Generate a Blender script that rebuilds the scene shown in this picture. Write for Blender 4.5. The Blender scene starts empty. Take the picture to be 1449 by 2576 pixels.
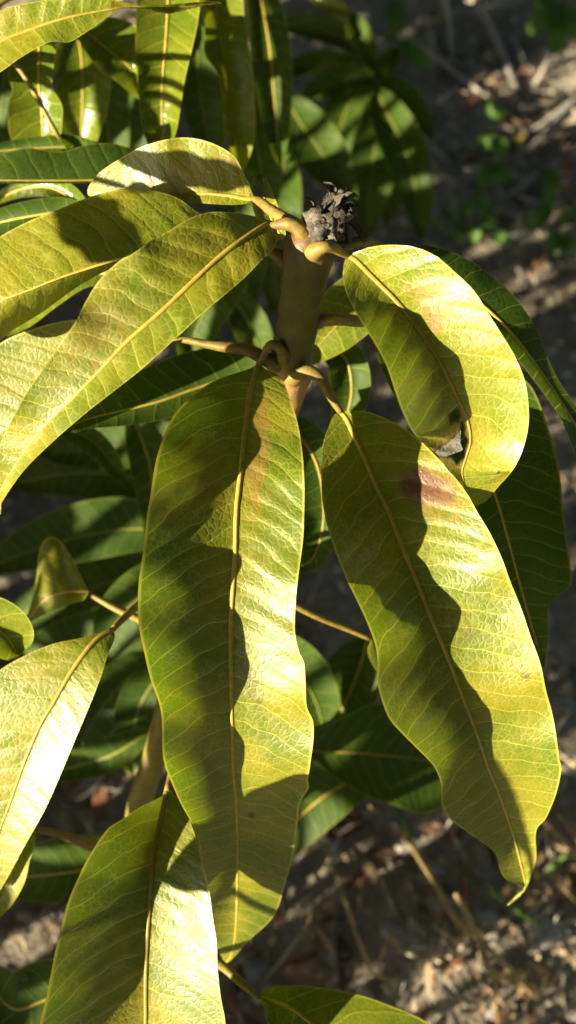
import bpy, bmesh, math, random
import numpy as np
from mathutils import Vector, noise as mnoise

R = math.radians
random.seed(7)
rng = np.random.default_rng(7)
SC = bpy.context.scene
COL = SC.collection

# ------------------------------------------------------------------ camera, sky, sun, exposure
PITCH = 62.0
CAM = np.array((0.0, 0.0, 0.95))
FWD = np.array((0.0, math.cos(R(PITCH)), -math.sin(R(PITCH))))
RIGHT = np.array((1.0, 0.0, 0.0))
UP = np.array((0.0, math.sin(R(PITCH)), math.cos(R(PITCH))))
HALF = 31.0
W2, H2 = 724.5, 1288.0                 # half size of the drawing grid used to survey the plant
FPX = H2 / math.tan(R(HALF))

cd = bpy.data.cameras.new('camera')
cam = bpy.data.objects.new('camera', cd)
COL.objects.link(cam)
cam.location = CAM
cam.rotation_euler = (R(90 - PITCH), 0, 0)
cd.sensor_fit = 'VERTICAL'
cd.sensor_height = 36
cd.sensor_width = 36
cd.angle_y = R(2 * HALF)
cd.clip_start = 0.01
cd.clip_end = 200
cd.dof.use_dof = True
cd.dof.focus_distance = 0.355
cd.dof.aperture_fstop = 6.0
SC.camera = cam

S_CAM = np.array((-0.84, -0.30, 0.45))            # towards the sun: right, up, back of the camera
SUN = S_CAM[0] * RIGHT + S_CAM[1] * UP - S_CAM[2] * FWD
SUN = SUN / np.linalg.norm(SUN)
SUN_EL = math.asin(SUN[2])
SUN_ROT = math.atan2(SUN[0], SUN[1])

w = bpy.data.worlds.new('World')
SC.world = w
w.use_nodes = True
nt = w.node_tree
sky = nt.nodes.new('ShaderNodeTexSky')
sky.sky_type = 'NISHITA'
sky.sun_disc = False
sky.sun_elevation = SUN_EL
sky.sun_rotation = SUN_ROT
nt.links.new(sky.outputs['Color'], nt.nodes['Background'].inputs['Color'])
nt.nodes['Background'].inputs['Strength'].default_value = 0.05

sl = bpy.data.lights.new('sun', 'SUN')
sl.energy = 5.0
sl.angle = R(0.53)
sl.color = (1.0, 0.85, 0.57)
sun = bpy.data.objects.new('sun', sl)
COL.objects.link(sun)
sun.location = (-2, -1, 2)
sun.rotation_euler = Vector(SUN).to_track_quat('Z', 'Y').to_euler()

SC.view_settings.view_transform = 'Standard'
SC.view_settings.look = 'None'
SC.view_settings.exposure = 1.95
SC.view_settings.gamma = 1.0
SC.cycles.use_denoising = True
SC.cycles.max_bounces = 6
SC.cycles.diffuse_bounces = 3
SC.cycles.transmission_bounces = 4


def P(x, y, d):
    """Survey grid (x, y) at distance d in front of the camera -> world."""
    x, y, d = np.asarray(x, float), np.asarray(y, float), np.asarray(d, float)
    return (CAM + d[..., None] * (FWD + ((x - W2) / FPX)[..., None] * RIGHT + ((H2 - y) / FPX)[..., None] * UP))


def PG(x, y, z=0.0):
    """Survey grid (x, y) where it meets height z."""
    r = FWD + (x - W2) / FPX * RIGHT + (H2 - y) / FPX * UP
    return CAM + r * ((z - CAM[2]) / r[2])


# ------------------------------------------------------------------ node helpers
def new_mat(name):
    m = bpy.data.materials.new(name)
    m.use_nodes = True
    t = m.node_tree
    t.nodes.clear()
    return m, t


def N(t, typ, **kw):
    n = t.nodes.new('ShaderNode' + typ)
    for k, v in kw.items():
        if k.startswith('i_'):
            n.inputs[k[2:].replace('_', ' ')].default_value = v
        elif k.startswith('n_'):
            n.inputs[int(k[2:])].default_value = v
        else:
            setattr(n, k, v)
    return n


def L(t, a, b):
    t.links.new(a, b)


def math_(t, op, a, b=None, c=None, clamp=False):
    n = t.nodes.new('ShaderNodeMath')
    n.operation = op
    n.use_clamp = clamp
    for i, v in enumerate((a, b, c)):
        if v is None:
            continue
        if isinstance(v, (int, float)):
            n.inputs[i].default_value = v
        else:
            t.links.new(v, n.inputs[i])
    return n.outputs[0]


def sstep(t, v, lo, hi, a=0.0, b=1.0):
    n = N(t, 'MapRange', interpolation_type='SMOOTHSTEP')
    n.inputs[1].default_value = lo
    n.inputs[2].default_value = hi
    n.inputs[3].default_value = a
    n.inputs[4].default_value = b
    L(t, v, n.inputs[0])
    return n.outputs[0]


def mixc(t, f, a, b):
    n = N(t, 'Mix', data_type='RGBA')
    for s, v in ((0, f), (6, a), (7, b)):
        if isinstance(v, (int, float)):
            n.inputs[s].default_value = v
        elif isinstance(v, tuple):
            n.inputs[s].default_value = (*v, 1) if len(v) == 3 else v
        else:
            L(t, v, n.inputs[s])
    return n.outputs[2]


def noise_(t, vec, scale, detail=3, rough=0.55):
    n = N(t, 'TexNoise')
    n.inputs['Scale'].default_value = scale
    n.inputs['Detail'].default_value = detail
    n.inputs['Roughness'].default_value = rough
    if vec is not None:
        L(t, vec, n.inputs['Vector'])
    return n.outputs[0]


def leaf_material(name, green, yellow, vein, trans, rough=0.34, wet=0.5, net=1.0, tmix=0.42, yel=0.5, spec=0.5, specks=0.3):
    m, t = new_mat(name)
    uv = N(t, 'UVMap', uv_map='UVMap').outputs[0]
    sep = N(t, 'SeparateXYZ')
    L(t, uv, sep.inputs[0])
    oi = N(t, 'ObjectInfo')
    offs = N(t, 'VectorMath', operation='ADD')
    rv = N(t, 'CombineXYZ')
    L(t, math_(t, 'MULTIPLY', oi.outputs['Random'], 37.0), rv.inputs[2])
    L(t, uv, offs.inputs[0])
    L(t, rv.outputs[0], offs.inputs[1])
    vec = offs.outputs[0]
    u, v = sep.outputs[0], sep.outputs[1]
    x = math_(t, 'ABSOLUTE', u)
    side = math_(t, 'GREATER_THAN', u, 0.0)
    warp = noise_(t, vec, 0.45, 1)
    warp2 = noise_(t, vec, 2.4, 1)
    y = math_(t, 'SUBTRACT', v, math_(t, 'MULTIPLY', x, 0.36))
    y = math_(t, 'SUBTRACT', y, math_(t, 'MULTIPLY', math_(t, 'MULTIPLY', x, x), 0.085))
    y = math_(t, 'ADD', y, math_(t, 'MULTIPLY', side, 0.43))
    y = math_(t, 'ADD', y, math_(t, 'MULTIPLY', warp, 1.1))
    y = math_(t, 'ADD', y, math_(t, 'MULTIPLY', warp2, 0.10))
    fr = math_(t, 'FRACT', math_(t, 'DIVIDE', y, 0.98))
    vd = math_(t, 'SUBTRACT', 0.5, math_(t, 'ABSOLUTE', math_(t, 'SUBTRACT', fr, 0.5)))
    vmask = sstep(t, vd, 0.008, 0.038, 1, 0)
    # network of small veins
    vm = N(t, 'VectorMath', operation='ADD')
    L(t, vec, vm.inputs[0])
    nz = N(t, 'TexNoise')
    nz.inputs['Scale'].default_value = 5.0
    L(t, vec, nz.inputs['Vector'])
    sc = N(t, 'VectorMath', operation='SCALE')
    L(t, nz.outputs['Color'], sc.inputs[0])
    sc.inputs['Scale'].default_value = 0.10
    L(t, sc.outputs[0], vm.inputs[1])
    vo = N(t, 'TexVoronoi', feature='DISTANCE_TO_EDGE', voronoi_dimensions='3D')
    vo.inputs['Scale'].default_value = 3.3
    L(t, vm.outputs[0], vo.inputs['Vector'])
    ve = vo.outputs['Distance']
    nmask = sstep(t, ve, 0.02, 0.085, 1, 0)
    nfade = sstep(t, noise_(t, vec, 0.8, 2), 0.3, 0.62)
    nmask = math_(t, 'MULTIPLY', nmask, nfade)
    # colours of the blade
    big = noise_(t, vec, 0.35, 4)
    patch = sstep(t, big, 0.36, 0.66)
    fedge = N(t, 'Attribute', attribute_name='edge').outputs['Fac']
    yf = math_(t, 'MULTIPLY', patch, yel)
    yf = math_(t, 'ADD', yf, math_(t, 'MULTIPLY', math_(t, 'SUBTRACT', 1.0, fedge), 0.25 * yel), clamp=True)
    colr = mixc(t, yf, green, yellow)
    fine = sstep(t, noise_(t, vec, 9.0, 3, 0.7), 0.35, 0.7)
    dk = tuple(c * 0.72 for c in green)
    colr = mixc(t, math_(t, 'MULTIPLY', fine, 0.35), colr, dk)
    veinall = math_(t, 'MAXIMUM', math_(t, 'MULTIPLY', vmask, 0.85), math_(t, 'MULTIPLY', nmask, 0.36 * net))
    rim = sstep(t, fedge, 0.955, 0.985)
    veinall = math_(t, 'MAXIMUM', veinall, math_(t, 'MULTIPLY', rim, 0.9))
    colr = mixc(t, veinall, colr, vein)
    # blemishes with a shape of their own
    mk = N(t, 'Attribute', attribute_name='mark')
    ms = N(t, 'SeparateColor')
    L(t, mk.outputs['Color'], ms.inputs[0])
    mottle = sstep(t, noise_(t, vec, 6.0, 4, 0.7), 0.25, 0.75, 0.68, 1.0)
    colr = mixc(t, math_(t, 'MULTIPLY', ms.outputs[0], mottle), colr, (0.44, 0.20, 0.075))
    colr = mixc(t, math_(t, 'MULTIPLY', ms.outputs[1], mottle), colr, (0.15, 0.050, 0.032))
    sp = sstep(t, noise_(t, vec, 5.0, 3, 0.65), 0.70, 0.76)
    colr = mixc(t, math_(t, 'MULTIPLY', sp, specks), colr, (0.07, 0.055, 0.02))
    colr = mixc(t, mk.outputs['Alpha'], colr, (0.05, 0.03, 0.018))
    grey = mixc(t, sstep(t, noise_(t, vec, 12.0, 3), 0.3, 0.7), (0.62, 0.58, 0.56), (0.36, 0.32, 0.30))
    colr = mixc(t, ms.outputs[2], colr, grey)
    # light that comes through the blade
    trc = mixc(t, yf, trans, tuple(min(1, c * k) for c, k in zip(trans, (1.7, 1.2, 1.2))))
    trc = mixc(t, veinall, trc, (0.40, 0.40, 0.035))
    block = math_(t, 'MAXIMUM', ms.outputs[1], mk.outputs['Alpha'])
    trc = mixc(t, block, trc, (0.10, 0.03, 0.01))
    # relief
    cell = sstep(t, ve, 0.0, 0.22)
    lat = sstep(t, vd, 0.0, 0.24)
    drops = N(t, 'TexVoronoi', feature='F1')
    drops.inputs['Scale'].default_value = 5.2
    L(t, vec, drops.inputs['Vector'])
    dsep = N(t, 'SeparateColor')
    L(t, drops.outputs['Color'], dsep.inputs[0])
    dsel = math_(t, 'GREATER_THAN', dsep.outputs[0], 0.62)
    drop = math_(t, 'MULTIPLY', sstep(t, drops.outputs['Distance'], 0.05, 0.30, 1, 0), dsel)
    drop = math_(t, 'MULTIPLY', drop, sstep(t, noise_(t, vec, 0.6, 2), 0.42, 0.62))
    h = math_(t, 'MULTIPLY', cell, 0.30 * net)
    h = math_(t, 'ADD', h, math_(t, 'MULTIPLY', lat, 0.55))
    h = math_(t, 'ADD', h, math_(t, 'MULTIPLY', noise_(t, vec, 2.2, 3), 0.5))
    h = math_(t, 'ADD', h, math_(t, 'MULTIPLY', noise_(t, vec, 16.0, 2), 0.16))
    h = math_(t, 'ADD', h, math_(t, 'MULTIPLY', drop, 0.8 * wet))
    bp = N(t, 'Bump')
    bp.inputs['Strength'].default_value = 0.75
    bp.inputs['Distance'].default_value = 0.00028
    L(t, h, bp.inputs['Height'])
    rg = sstep(t, noise_(t, vec, 1.4, 4, 0.6), 0.3, 0.7, rough - 0.10 * wet, rough + 0.12)
    rg = math_(t, 'SUBTRACT', rg, math_(t, 'MULTIPLY', drop, 0.22 * wet))
    rg = math_(t, 'ADD', rg, math_(t, 'MULTIPLY', ms.outputs[2], 0.5))
    pr = N(t, 'BsdfPrincipled')
    L(t, colr, pr.inputs['Base Color'])
    L(t, rg, pr.inputs['Roughness'])
    pr.inputs['Specular IOR Level'].default_value = spec
    L(t, bp.outputs[0], pr.inputs['Normal'])
    tr = N(t, 'BsdfTranslucent')
    L(t, trc, tr.inputs['Color'])
    mx = N(t, 'MixShader')
    mx.inputs[0].default_value = tmix
    L(t, pr.outputs[0], mx.inputs[1])
    L(t, tr.outputs[0], mx.inputs[2])
    out = N(t, 'OutputMaterial')
    L(t, mx.outputs[0], out.inputs[0])
    return m


def simple_material(name, c1, c2, scale=60, rough=0.6, bump=0.3, bdist=0.0008, c3=None, trans=None, stretch=None, spec=0.4):
    m, t = new_mat(name)
    tc = N(t, 'TexCoord').outputs['Object']
    if stretch:
        mp = N(t, 'Mapping')
        mp.inputs['Scale'].default_value = stretch
        L(t, tc, mp.inputs[0])
        tc = mp.outputs[0]
    oi = N(t, 'ObjectInfo')
    n1 = noise_(t, tc, scale, 5, 0.62)
    f = sstep(t, n1, 0.32, 0.68)
    c = mixc(t, f, c1, c2)
    if c3:
        c = mixc(t, sstep(t, noise_(t, tc, scale * 0.23, 3), 0.48, 0.66), c, c3)
    hv = N(t, 'HueSaturation')
    L(t, c, hv.inputs['Color'])
    L(t, sstep(t, oi.outputs['Random'], 0, 1, 0.75, 1.25), hv.inputs['Value'])
    bp = N(t, 'Bump')
    bp.inputs['Strength'].default_value = bump
    bp.inputs['Distance'].default_value = bdist
    L(t, noise_(t, tc, scale * 2.2, 5, 0.65), bp.inputs['Height'])
    pr = N(t, 'BsdfPrincipled')
    L(t, hv.outputs[0], pr.inputs['Base Color'])
    pr.inputs['Roughness'].default_value = rough
    pr.inputs['Specular IOR Level'].default_value = spec
    L(t, bp.outputs[0], pr.inputs['Normal'])
    out = N(t, 'OutputMaterial')
    if trans:
        tr = N(t, 'BsdfTranslucent')
        tr.inputs[0].default_value = (*trans, 1)
        mx = N(t, 'MixShader')
        mx.inputs[0].default_value = 0.35
        L(t, pr.outputs[0], mx.inputs[1])
        L(t, tr.outputs[0], mx.inputs[2])
        L(t, mx.outputs[0], out.inputs[0])
    else:
        L(t, pr.outputs[0], out.inputs[0])
    return m


M_YOUNG = leaf_material('young_leaf', (0.130, 0.200, 0.010), (0.320, 0.290, 0.018), (0.46, 0.45, 0.075), (0.105, 0.195, 0.003), rough=0.42, wet=0.6, net=1.0, yel=0.8, spec=0.85)
M_PALE = leaf_material('pale_leaf', (0.180, 0.250, 0.013), (0.380, 0.335, 0.024), (0.49, 0.48, 0.085), (0.12, 0.21, 0.005), rough=0.38, wet=0.8, net=1.0, yel=0.75, specks=0.12, spec=0.95)
M_DARK = leaf_material('mature_leaf_shaded', (0.036, 0.082, 0.010), (0.070, 0.118, 0.012), (0.15, 0.19, 0.030), (0.050, 0.110, 0.004), rough=0.52, wet=0.1, net=0.6, yel=0.5, tmix=0.36, spec=0.22)  # deep green of older leaves, darkened further to stand for deep shade
M_GLOSS = leaf_material('glossy_leaf', (0.085, 0.155, 0.012), (0.240, 0.255, 0.018), (0.38, 0.38, 0.055), (0.12, 0.20, 0.005), rough=0.24, wet=1.0, net=0.6, yel=0.6, tmix=0.38)
M_WEED = leaf_material('weed_leaf', (0.085, 0.20, 0.040), (0.12, 0.25, 0.040), (0.20, 0.32, 0.08), (0.05, 0.16, 0.015), rough=0.5, wet=0.1, net=0.3, yel=0.4, tmix=0.36)
M_RIB = simple_material('midrib_skin', (0.62, 0.50, 0.105), (0.50, 0.36, 0.070), 300, 0.42, 0.15, 0.0002, trans=(0.30, 0.24, 0.03))
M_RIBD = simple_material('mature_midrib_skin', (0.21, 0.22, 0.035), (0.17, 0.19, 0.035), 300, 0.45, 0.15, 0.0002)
M_PET = simple_material('petiole_skin', (0.235, 0.185, 0.030), (0.165, 0.115, 0.026), 420, 0.50, 0.5, 0.0005, c3=(0.15, 0.095, 0.028))
M_STEM = simple_material('stem_skin', (0.145, 0.135, 0.020), (0.105, 0.080, 0.022), 110, 0.50, 0.35, 0.0006, c3=(0.155, 0.075, 0.035))


def stem_material():
    m, t = new_mat('shoot_stem_skin')  # own hues; the green and red are darkened to stand for shade
    tc = N(t, 'TexCoord').outputs['Object']
    ms = N(t, 'SeparateColor')
    L(t, N(t, 'Attribute', attribute_name='tint').outputs['Color'], ms.inputs[0])
    n1 = sstep(t, noise_(t, tc, 130, 5, .65), .3, .7)
    n2 = sstep(t, noise_(t, tc, 45, 3), .42, .68)
    g = mixc(t, n1, (.098, .108, .007), (.070, .066, .007))
    g = mixc(t, math_(t, 'MULTIPLY', n2, .5), g, (.080, .055, .015))
    rd = mixc(t, n1, (.125, .055, .030), (.085, .035, .020))
    rd = mixc(t, n2, rd, (.12, .085, .022))
    pk = mixc(t, n1, (.44, .225, .13), (.30, .135, .075))
    pk = mixc(t, n2, pk, (.34, .24, .08))
    c = mixc(t, ms.outputs[0], g, rd)
    c = mixc(t, ms.outputs[1], c, pk)
    c = mixc(t, sstep(t, noise_(t, tc, 520, 3, .7), .64, .72), c, (.07, .05, .025))
    bp = N(t, 'Bump')
    bp.inputs['Strength'].default_value = .5
    bp.inputs['Distance'].default_value = .0007
    L(t, noise_(t, tc, 300, 5, .65), bp.inputs['Height'])
    pr = N(t, 'BsdfPrincipled')
    L(t, c, pr.inputs['Base Color'])
    pr.inputs['Roughness'].default_value = .5
    L(t, bp.outputs[0], pr.inputs['Normal'])
    L(t, pr.outputs[0], N(t, 'OutputMaterial').inputs[0])
    return m


M_STEMT = stem_material()
M_BUD = simple_material('dried_bud_scale', (0.105, 0.090, 0.078), (0.042, 0.034, 0.028), 420, 0.85, 0.9, 0.0012, c3=(0.19, 0.17, 0.15))
M_STEM2 = simple_material('green_stem_skin', (0.20, 0.175, 0.035), (0.15, 0.12, 0.03), 110, 0.5, 0.3, 0.0005)
M_BARK = simple_material('bark', (0.115, 0.090, 0.050), (0.070, 0.055, 0.035), 90, 0.8, 0.6, 0.001)
M_TWIG = simple_material('weathered_twig', (0.46, 0.44, 0.41), (0.30, 0.28, 0.255), 120, 0.85, 0.5, 0.001)
M_STRAW = simple_material('straw', (0.52, 0.40, 0.20), (0.40, 0.29, 0.13), 80, 0.6, 0.3, 0.0006, trans=(0.4, 0.28, 0.10))
M_DRY = simple_material('dry_leaf_brown', (0.30, 0.205, 0.125), (0.19, 0.12, 0.070), 70, 0.75, 0.6, 0.001, c3=(0.37, 0.29, 0.20), trans=(0.24, 0.12, 0.045))
M_PEB = simple_material('pebble_stone', (0.34, 0.33, 0.32), (0.22, 0.21, 0.20), 60, 0.8, 0.5, 0.001)
M_GRASS = simple_material('green_grass', (0.10, 0.20, 0.035), (0.07, 0.15, 0.03), 50, 0.5, 0.2, 0.0005, trans=(0.12, 0.24, 0.02))


# ------------------------------------------------------------------ geometry helpers
def inv(w):
    """World -> survey grid (x, y, d)."""
    v = np.asarray(w) - CAM
    d = v @ FWD
    return (W2 + v @ RIGHT / d * FPX, H2 - v @ UP / d * FPX, d)


def sunward(pts, k):
    """The same points moved towards the sun by k metres."""
    return [inv(P(*np.array(p, float)) + SUN * k) for p in pts]


def crom(pts, n):
    """Catmull-Rom through pts (k x c), n samples evenly by length of the first two columns."""
    p = np.asarray(pts, float)
    if len(p) == 2:
        tt = np.linspace(0, 1, n)[:, None]
        return p[0] * (1 - tt) + p[1] * tt
    e = np.vstack((2 * p[0] - p[1], p, 2 * p[-1] - p[-2]))
    out = []
    q = np.linspace(0, 1, 14, endpoint=False)[:, None]
    for i in range(len(p) - 1):
        a, b, c, d = e[i], e[i + 1], e[i + 2], e[i + 3]
        out.append(0.5 * (2 * b + (c - a) * q + (2 * a - 5 * b + 4 * c - d) * q ** 2 + (3 * b - a - 3 * c + d) * q ** 3))
    out.append(p[-1:])
    o = np.vstack(out)
    k = min(3, o.shape[1]) if o.shape[1] != 4 else 2
    k = 2
    s = np.concatenate(([0], np.cumsum(np.linalg.norm(np.diff(o[:, :k], axis=0), axis=1))))
    if s[-1] == 0:
        s = np.linspace(0, 1, len(o))
    tt = np.linspace(0, s[-1], n)
    return np.stack([np.interp(tt, s, o[:, j]) for j in range(o.shape[1])], 1)


def link(name, me, mat, parent=None):
    o = bpy.data.objects.new(name, me)
    if mat is not None and not me.materials:
        me.materials.append(mat)
    COL.objects.link(o)
    if parent is not None:
        o.parent = parent
        o.matrix_parent_inverse = parent.matrix_world.inverted()
    return o


def mesh_from(name, verts, faces, smooth=True):
    me = bpy.data.meshes.new(name)
    me.from_pydata([tuple(map(float, v)) for v in verts], [], [tuple(int(i) for i in f) for f in faces])
    if smooth:
        me.polygons.foreach_set('use_smooth', [True] * len(me.polygons))
    me.update()
    return me


def thing(name, label, cat, loc, group=None):
    o = bpy.data.objects.new(name, None)
    COL.objects.link(o)
    o.empty_display_size = 0.05
    o.location = loc
    o['label'] = label
    o['category'] = cat
    if group:
        o['group'] = group
    bpy.context.view_layer.update()
    return o


def tag(o, label, cat, group=None):
    o['label'] = label
    o['category'] = cat
    if group:
        o['group'] = group
    return o


def tube_mesh(name, pw, rad, seg=10, flat=1.0, flat_dir=None, caps=True, lump=0.0):
    pw = np.asarray(pw, float)
    n = len(pw)
    tan = np.gradient(pw, axis=0)
    tan /= np.maximum(np.linalg.norm(tan, axis=1, keepdims=True), 1e-9)
    ref = np.array(flat_dir if flat_dir is not None else -FWD, float)
    verts, faces = [], []
    for i in range(n):
        s = np.cross(tan[i], ref)
        s /= max(np.linalg.norm(s), 1e-9)
        b = np.cross(s, tan[i])
        for k in range(seg):
            a = 2 * math.pi * k / seg
            r = rad[i]
            if lump:
                q = pw[i] * 140 + np.array((math.cos(a), math.sin(a), 0)) * 1.3
                r = r * (1 + lump * mnoise.noise(Vector(q)))
            verts.append(pw[i] + r * (math.cos(a) * s + flat * math.sin(a) * b))
    for i in range(n - 1):
        for k in range(seg):
            a, b = i * seg + k, i * seg + (k + 1) % seg
            faces.append((a, b, b + seg, a + seg))
    if caps:
        faces.append(tuple(range(seg - 1, -1, -1)))
        faces.append(tuple((n - 1) * seg + k for k in range(seg)))
    return mesh_from(name, verts, faces)


def tube(name, pts, mat, parent, n=24, seg=10, lump=0.0):
    """pts: (x, y, d, radius in mm) on the survey grid."""
    c = crom(pts, n)
    return link(name, tube_mesh(name, P(c[:, 0], c[:, 1], c[:, 2]), c[:, 3] * 0.001, seg, lump=lump), mat, parent)


def inpoly(px, py, poly):
    q = np.asarray(poly, float)
    c = np.zeros(px.shape, bool)
    j = len(q) - 1
    for i in range(len(q)):
        xi, yi, xj, yj = q[i][0], q[i][1], q[j][0], q[j][1]
        if yi != yj:
            hit = ((yi > py) != (yj > py)) & (px < (xj - xi) * (py - yi) / (yj - yi) + xi)
            c ^= hit
        j = i
    return c


def polydist(px, py, poly):
    q = np.asarray(poly, float)
    best = np.full(px.shape, 1e9)
    for i in range(len(q)):
        a, b = q[i], q[(i + 1) % len(q)]
        ab = b - a
        tt = np.clip(((px - a[0]) * ab[0] + (py - a[1]) * ab[1]) / max(ab @ ab, 1e-9), 0, 1)
        best = np.minimum(best, np.hypot(px - a[0] - tt * ab[0], py - a[1] - tt * ab[1]))
    return best


def prof(t, base=0.55, tip=0.75):
    f = np.power(np.maximum(t, 0), base) * np.power(np.maximum(1 - t, 0), tip)
    tm = base / (base + tip)
    return f / (tm ** base * (1 - tm) ** tip)


def ctl(v, t):
    """A number, or [(t, value), ...] along the leaf."""
    if isinstance(v, (int, float)):
        return np.full(t.shape, float(v))
    a = np.asarray(v, float)
    s = np.interp(t, a[:, 0], a[:, 1])
    return s


def noise2(px, py, sc, seed=0.0):
    return np.array([mnoise.fractal(Vector((a * sc, b * sc, seed)), 1.0, 2.0, 3) for a, b in zip(px.ravel(), py.ravel())]).reshape(px.shape)


def leaf(parent, mid, L_=None, R_=None, wl=50, wr=50, hl=0.006, hr=0.006, p=1.6, wave=0.0, wf=3.0, wph=0.0,
         n=90, m=14, mat=None, rib=None, ribmat=None, pet=None, petmat=None, marks=(), holes=(), necro=None,
         label=None, base=0.55, tip=0.75, edge_wave=0.0, quilt=0.0, name='leaf'):
    """One leaf: blade mesh with its midrib and petiole as children. mid: (x, y, d)."""
    C = crom(mid, n)
    tt = np.linspace(0, 1, n)
    if L_ is None or R_ is None:
        g = np.gradient(C[:, :2], axis=0)
        g /= np.maximum(np.linalg.norm(g, axis=1, keepdims=True), 1e-9)
        nr = np.stack((g[:, 1], -g[:, 0]), 1)          # to the left when walking from base to tip, seen in the picture's grid
        ew = lambda k: 1 + edge_wave * np.sin(2 * math.pi * (wf * tt + wph + k))
    Lp = crom(L_, n) if L_ is not None else C[:, :2] + nr * (wl * prof(tt, base, tip) * ew(0.0))[:, None]
    Rp = crom(R_, n) if R_ is not None else C[:, :2] - nr * (wr * prof(tt, base, tip) * ew(0.37))[:, None]
    ss = np.linspace(-1, 1, 2 * m + 1)
    # denser rows close to the margin
    X = np.empty((n, 2 * m + 1))
    Y = np.empty_like(X)
    for j, s in enumerate(ss):
        E = Lp if s < 0 else Rp
        a = abs(s)
        X[:, j] = C[:, 0] * (1 - a) + E[:, 0] * a
        Y[:, j] = C[:, 1] * (1 - a) + E[:, 1] * a
    # nearest place on the midrib
    dx = X.reshape(-1, 1) - C[None, :, 0]
    dy = Y.reshape(-1, 1) - C[None, :, 1]
    d2 = dx * dx + dy * dy
    ci = d2.argmin(1)
    fx, fy = X.ravel(), Y.ravel()
    best = np.full(fx.shape, 1e18)
    tcf = np.zeros(fx.shape)
    for k0 in (np.clip(ci - 1, 0, n - 2), np.clip(ci, 0, n - 2)):
        ax_, ay_ = C[k0, 0], C[k0, 1]
        bx_, by_ = C[k0 + 1, 0] - ax_, C[k0 + 1, 1] - ay_
        q_ = np.clip(((fx - ax_) * bx_ + (fy - ay_) * by_) / np.maximum(bx_ * bx_ + by_ * by_, 1e-12), 0, 1)
        e_ = (fx - ax_ - q_ * bx_) ** 2 + (fy - ay_ - q_ * by_) ** 2
        hit = e_ < best
        best[hit] = e_[hit]
        tcf[hit] = ((k0 + q_) / (n - 1))[hit]
    near = np.sqrt(best).reshape(X.shape)
    tc = tcf.reshape(X.shape)
    tg = np.repeat(tt[:, None], 2 * m + 1, 1)
    tmix_ = 0.5 * tc + 0.5 * tg
    S = np.repeat(ss[None, :], n, 0)
    a = np.abs(S)
    H = np.where(S < 0, ctl(hl, tmix_), ctl(hr, tmix_))
    D = np.interp(tmix_, tt, C[:, 2]) - H * a ** p
    if wave:
        D += wave * a ** 2 * (0.6 * np.sin(2 * math.pi * (wf * tmix_ + wph + (S > 0) * 0.37)) + 0.5 * np.sin(2 * math.pi * (wf * 0.43 * tmix_ + 2.3 * wph)) + 0.3 * np.sin(2 * math.pi * (wf * 1.71 * tmix_ + 1.7 * wph + (S > 0) * .6))) * np.sin(math.pi * np.clip(tmix_, 0, 1)) ** 0.5
    mmpx = np.interp(tc, tt, C[:, 2]) / FPX           # metres per grid unit at the midrib
    if quilt:
        vv = tc * np.sum(np.hypot(*np.diff(C[:, :2], axis=0).T)) * mmpx * 100
        xx = near * mmpx * 100
        D += quilt * np.cos(2 * math.pi * (vv - 0.36 * xx - 0.085 * xx ** 2 + (S > 0) * 0.43) / 0.98) * np.sin(math.pi * np.clip(a, 0, 1)) ** 0.7 * np.clip(tc / .15, 0, 1) ** 2
    Wd = P(X, Y, D)
    nc = 2 * m + 1
    idx = np.arange(n * nc).reshape(n, nc)
    F = np.stack((idx[:-1, :-1], idx[1:, :-1], idx[1:, 1:], idx[:-1, 1:]), -1).reshape(-1, 4)
    if holes:
        cx = X.ravel()[F].mean(1)
        cy = Y.ravel()[F].mean(1)
        keep = np.ones(len(F), bool)
        for hpoly in holes:
            keep &= ~inpoly(cx, cy, hpoly)
        F = F[keep]
    me = mesh_from(name, Wd.reshape(-1, 3), F)
    # uv in centimetres: across, along
    Cw = P(C[:, 0], C[:, 1], C[:, 2])
    along = np.concatenate(([0], np.cumsum(np.linalg.norm(np.diff(Cw, axis=0), axis=1)))) * 100
    U = (near * mmpx * 100 * np.sign(S)).ravel()
    V = np.interp(tcf, tt, along)
    uvl = me.uv_layers.new(name='UVMap')
    li = np.empty(len(me.loops), int)
    me.loops.foreach_get('vertex_index', li)
    uvl.data.foreach_set('uv', np.stack((U[li], V[li]), 1).astype(np.float32).ravel())
    at = me.attributes.new('edge', 'FLOAT', 'POINT')
    at.data.foreach_set('value', a.ravel().astype(np.float32))
    mk = np.zeros((n * nc, 4), np.float32)
    px, py = X.ravel(), Y.ravel()
    for (mx_, my_, rx, ry, ang, ch, st, jag) in marks:
        ca, sa = math.cos(R(ang)), math.sin(R(ang))
        ex = ((px - mx_) * ca + (py - my_) * sa) / rx
        ey = (-(px - mx_) * sa + (py - my_) * ca) / ry
        r = np.hypot(ex, ey)
        sel = r < 2.0
        nv = np.zeros_like(r)
        nv[sel] = noise2(px[sel], py[sel], 0.03, mx_)
        r = r + jag * nv
        mk[:, ch] = np.maximum(mk[:, ch], st * np.clip((1.15 - r) / 0.5, 0, 1))
    if holes:
        dist = np.min([polydist(px, py, h_) for h_ in holes], axis=0)
        if necro:
            ins = inpoly(px, py, necro)
            dn = polydist(px, py, necro)
            mk[:, 2] = np.where(ins, 1.0, np.clip(1 - dn / 3, 0, 1))
            dist = np.minimum(dist, np.where(ins, 99, dn))
        mk[:, 3] = np.where(mk[:, 2] > 0.5, 0, np.clip((6.5 - dist) / 4, 0, 1))
        mk[:, 0] = np.maximum(mk[:, 0], 0.35 * np.clip((26 - dist) / 14, 0, 1))
    ca_ = me.attributes.new('mark', 'FLOAT_COLOR', 'POINT')
    ca_.data.foreach_set('color', mk.ravel())
    o = link(name, me, mat or M_YOUNG, parent)
    if label:
        o['label'] = label
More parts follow.
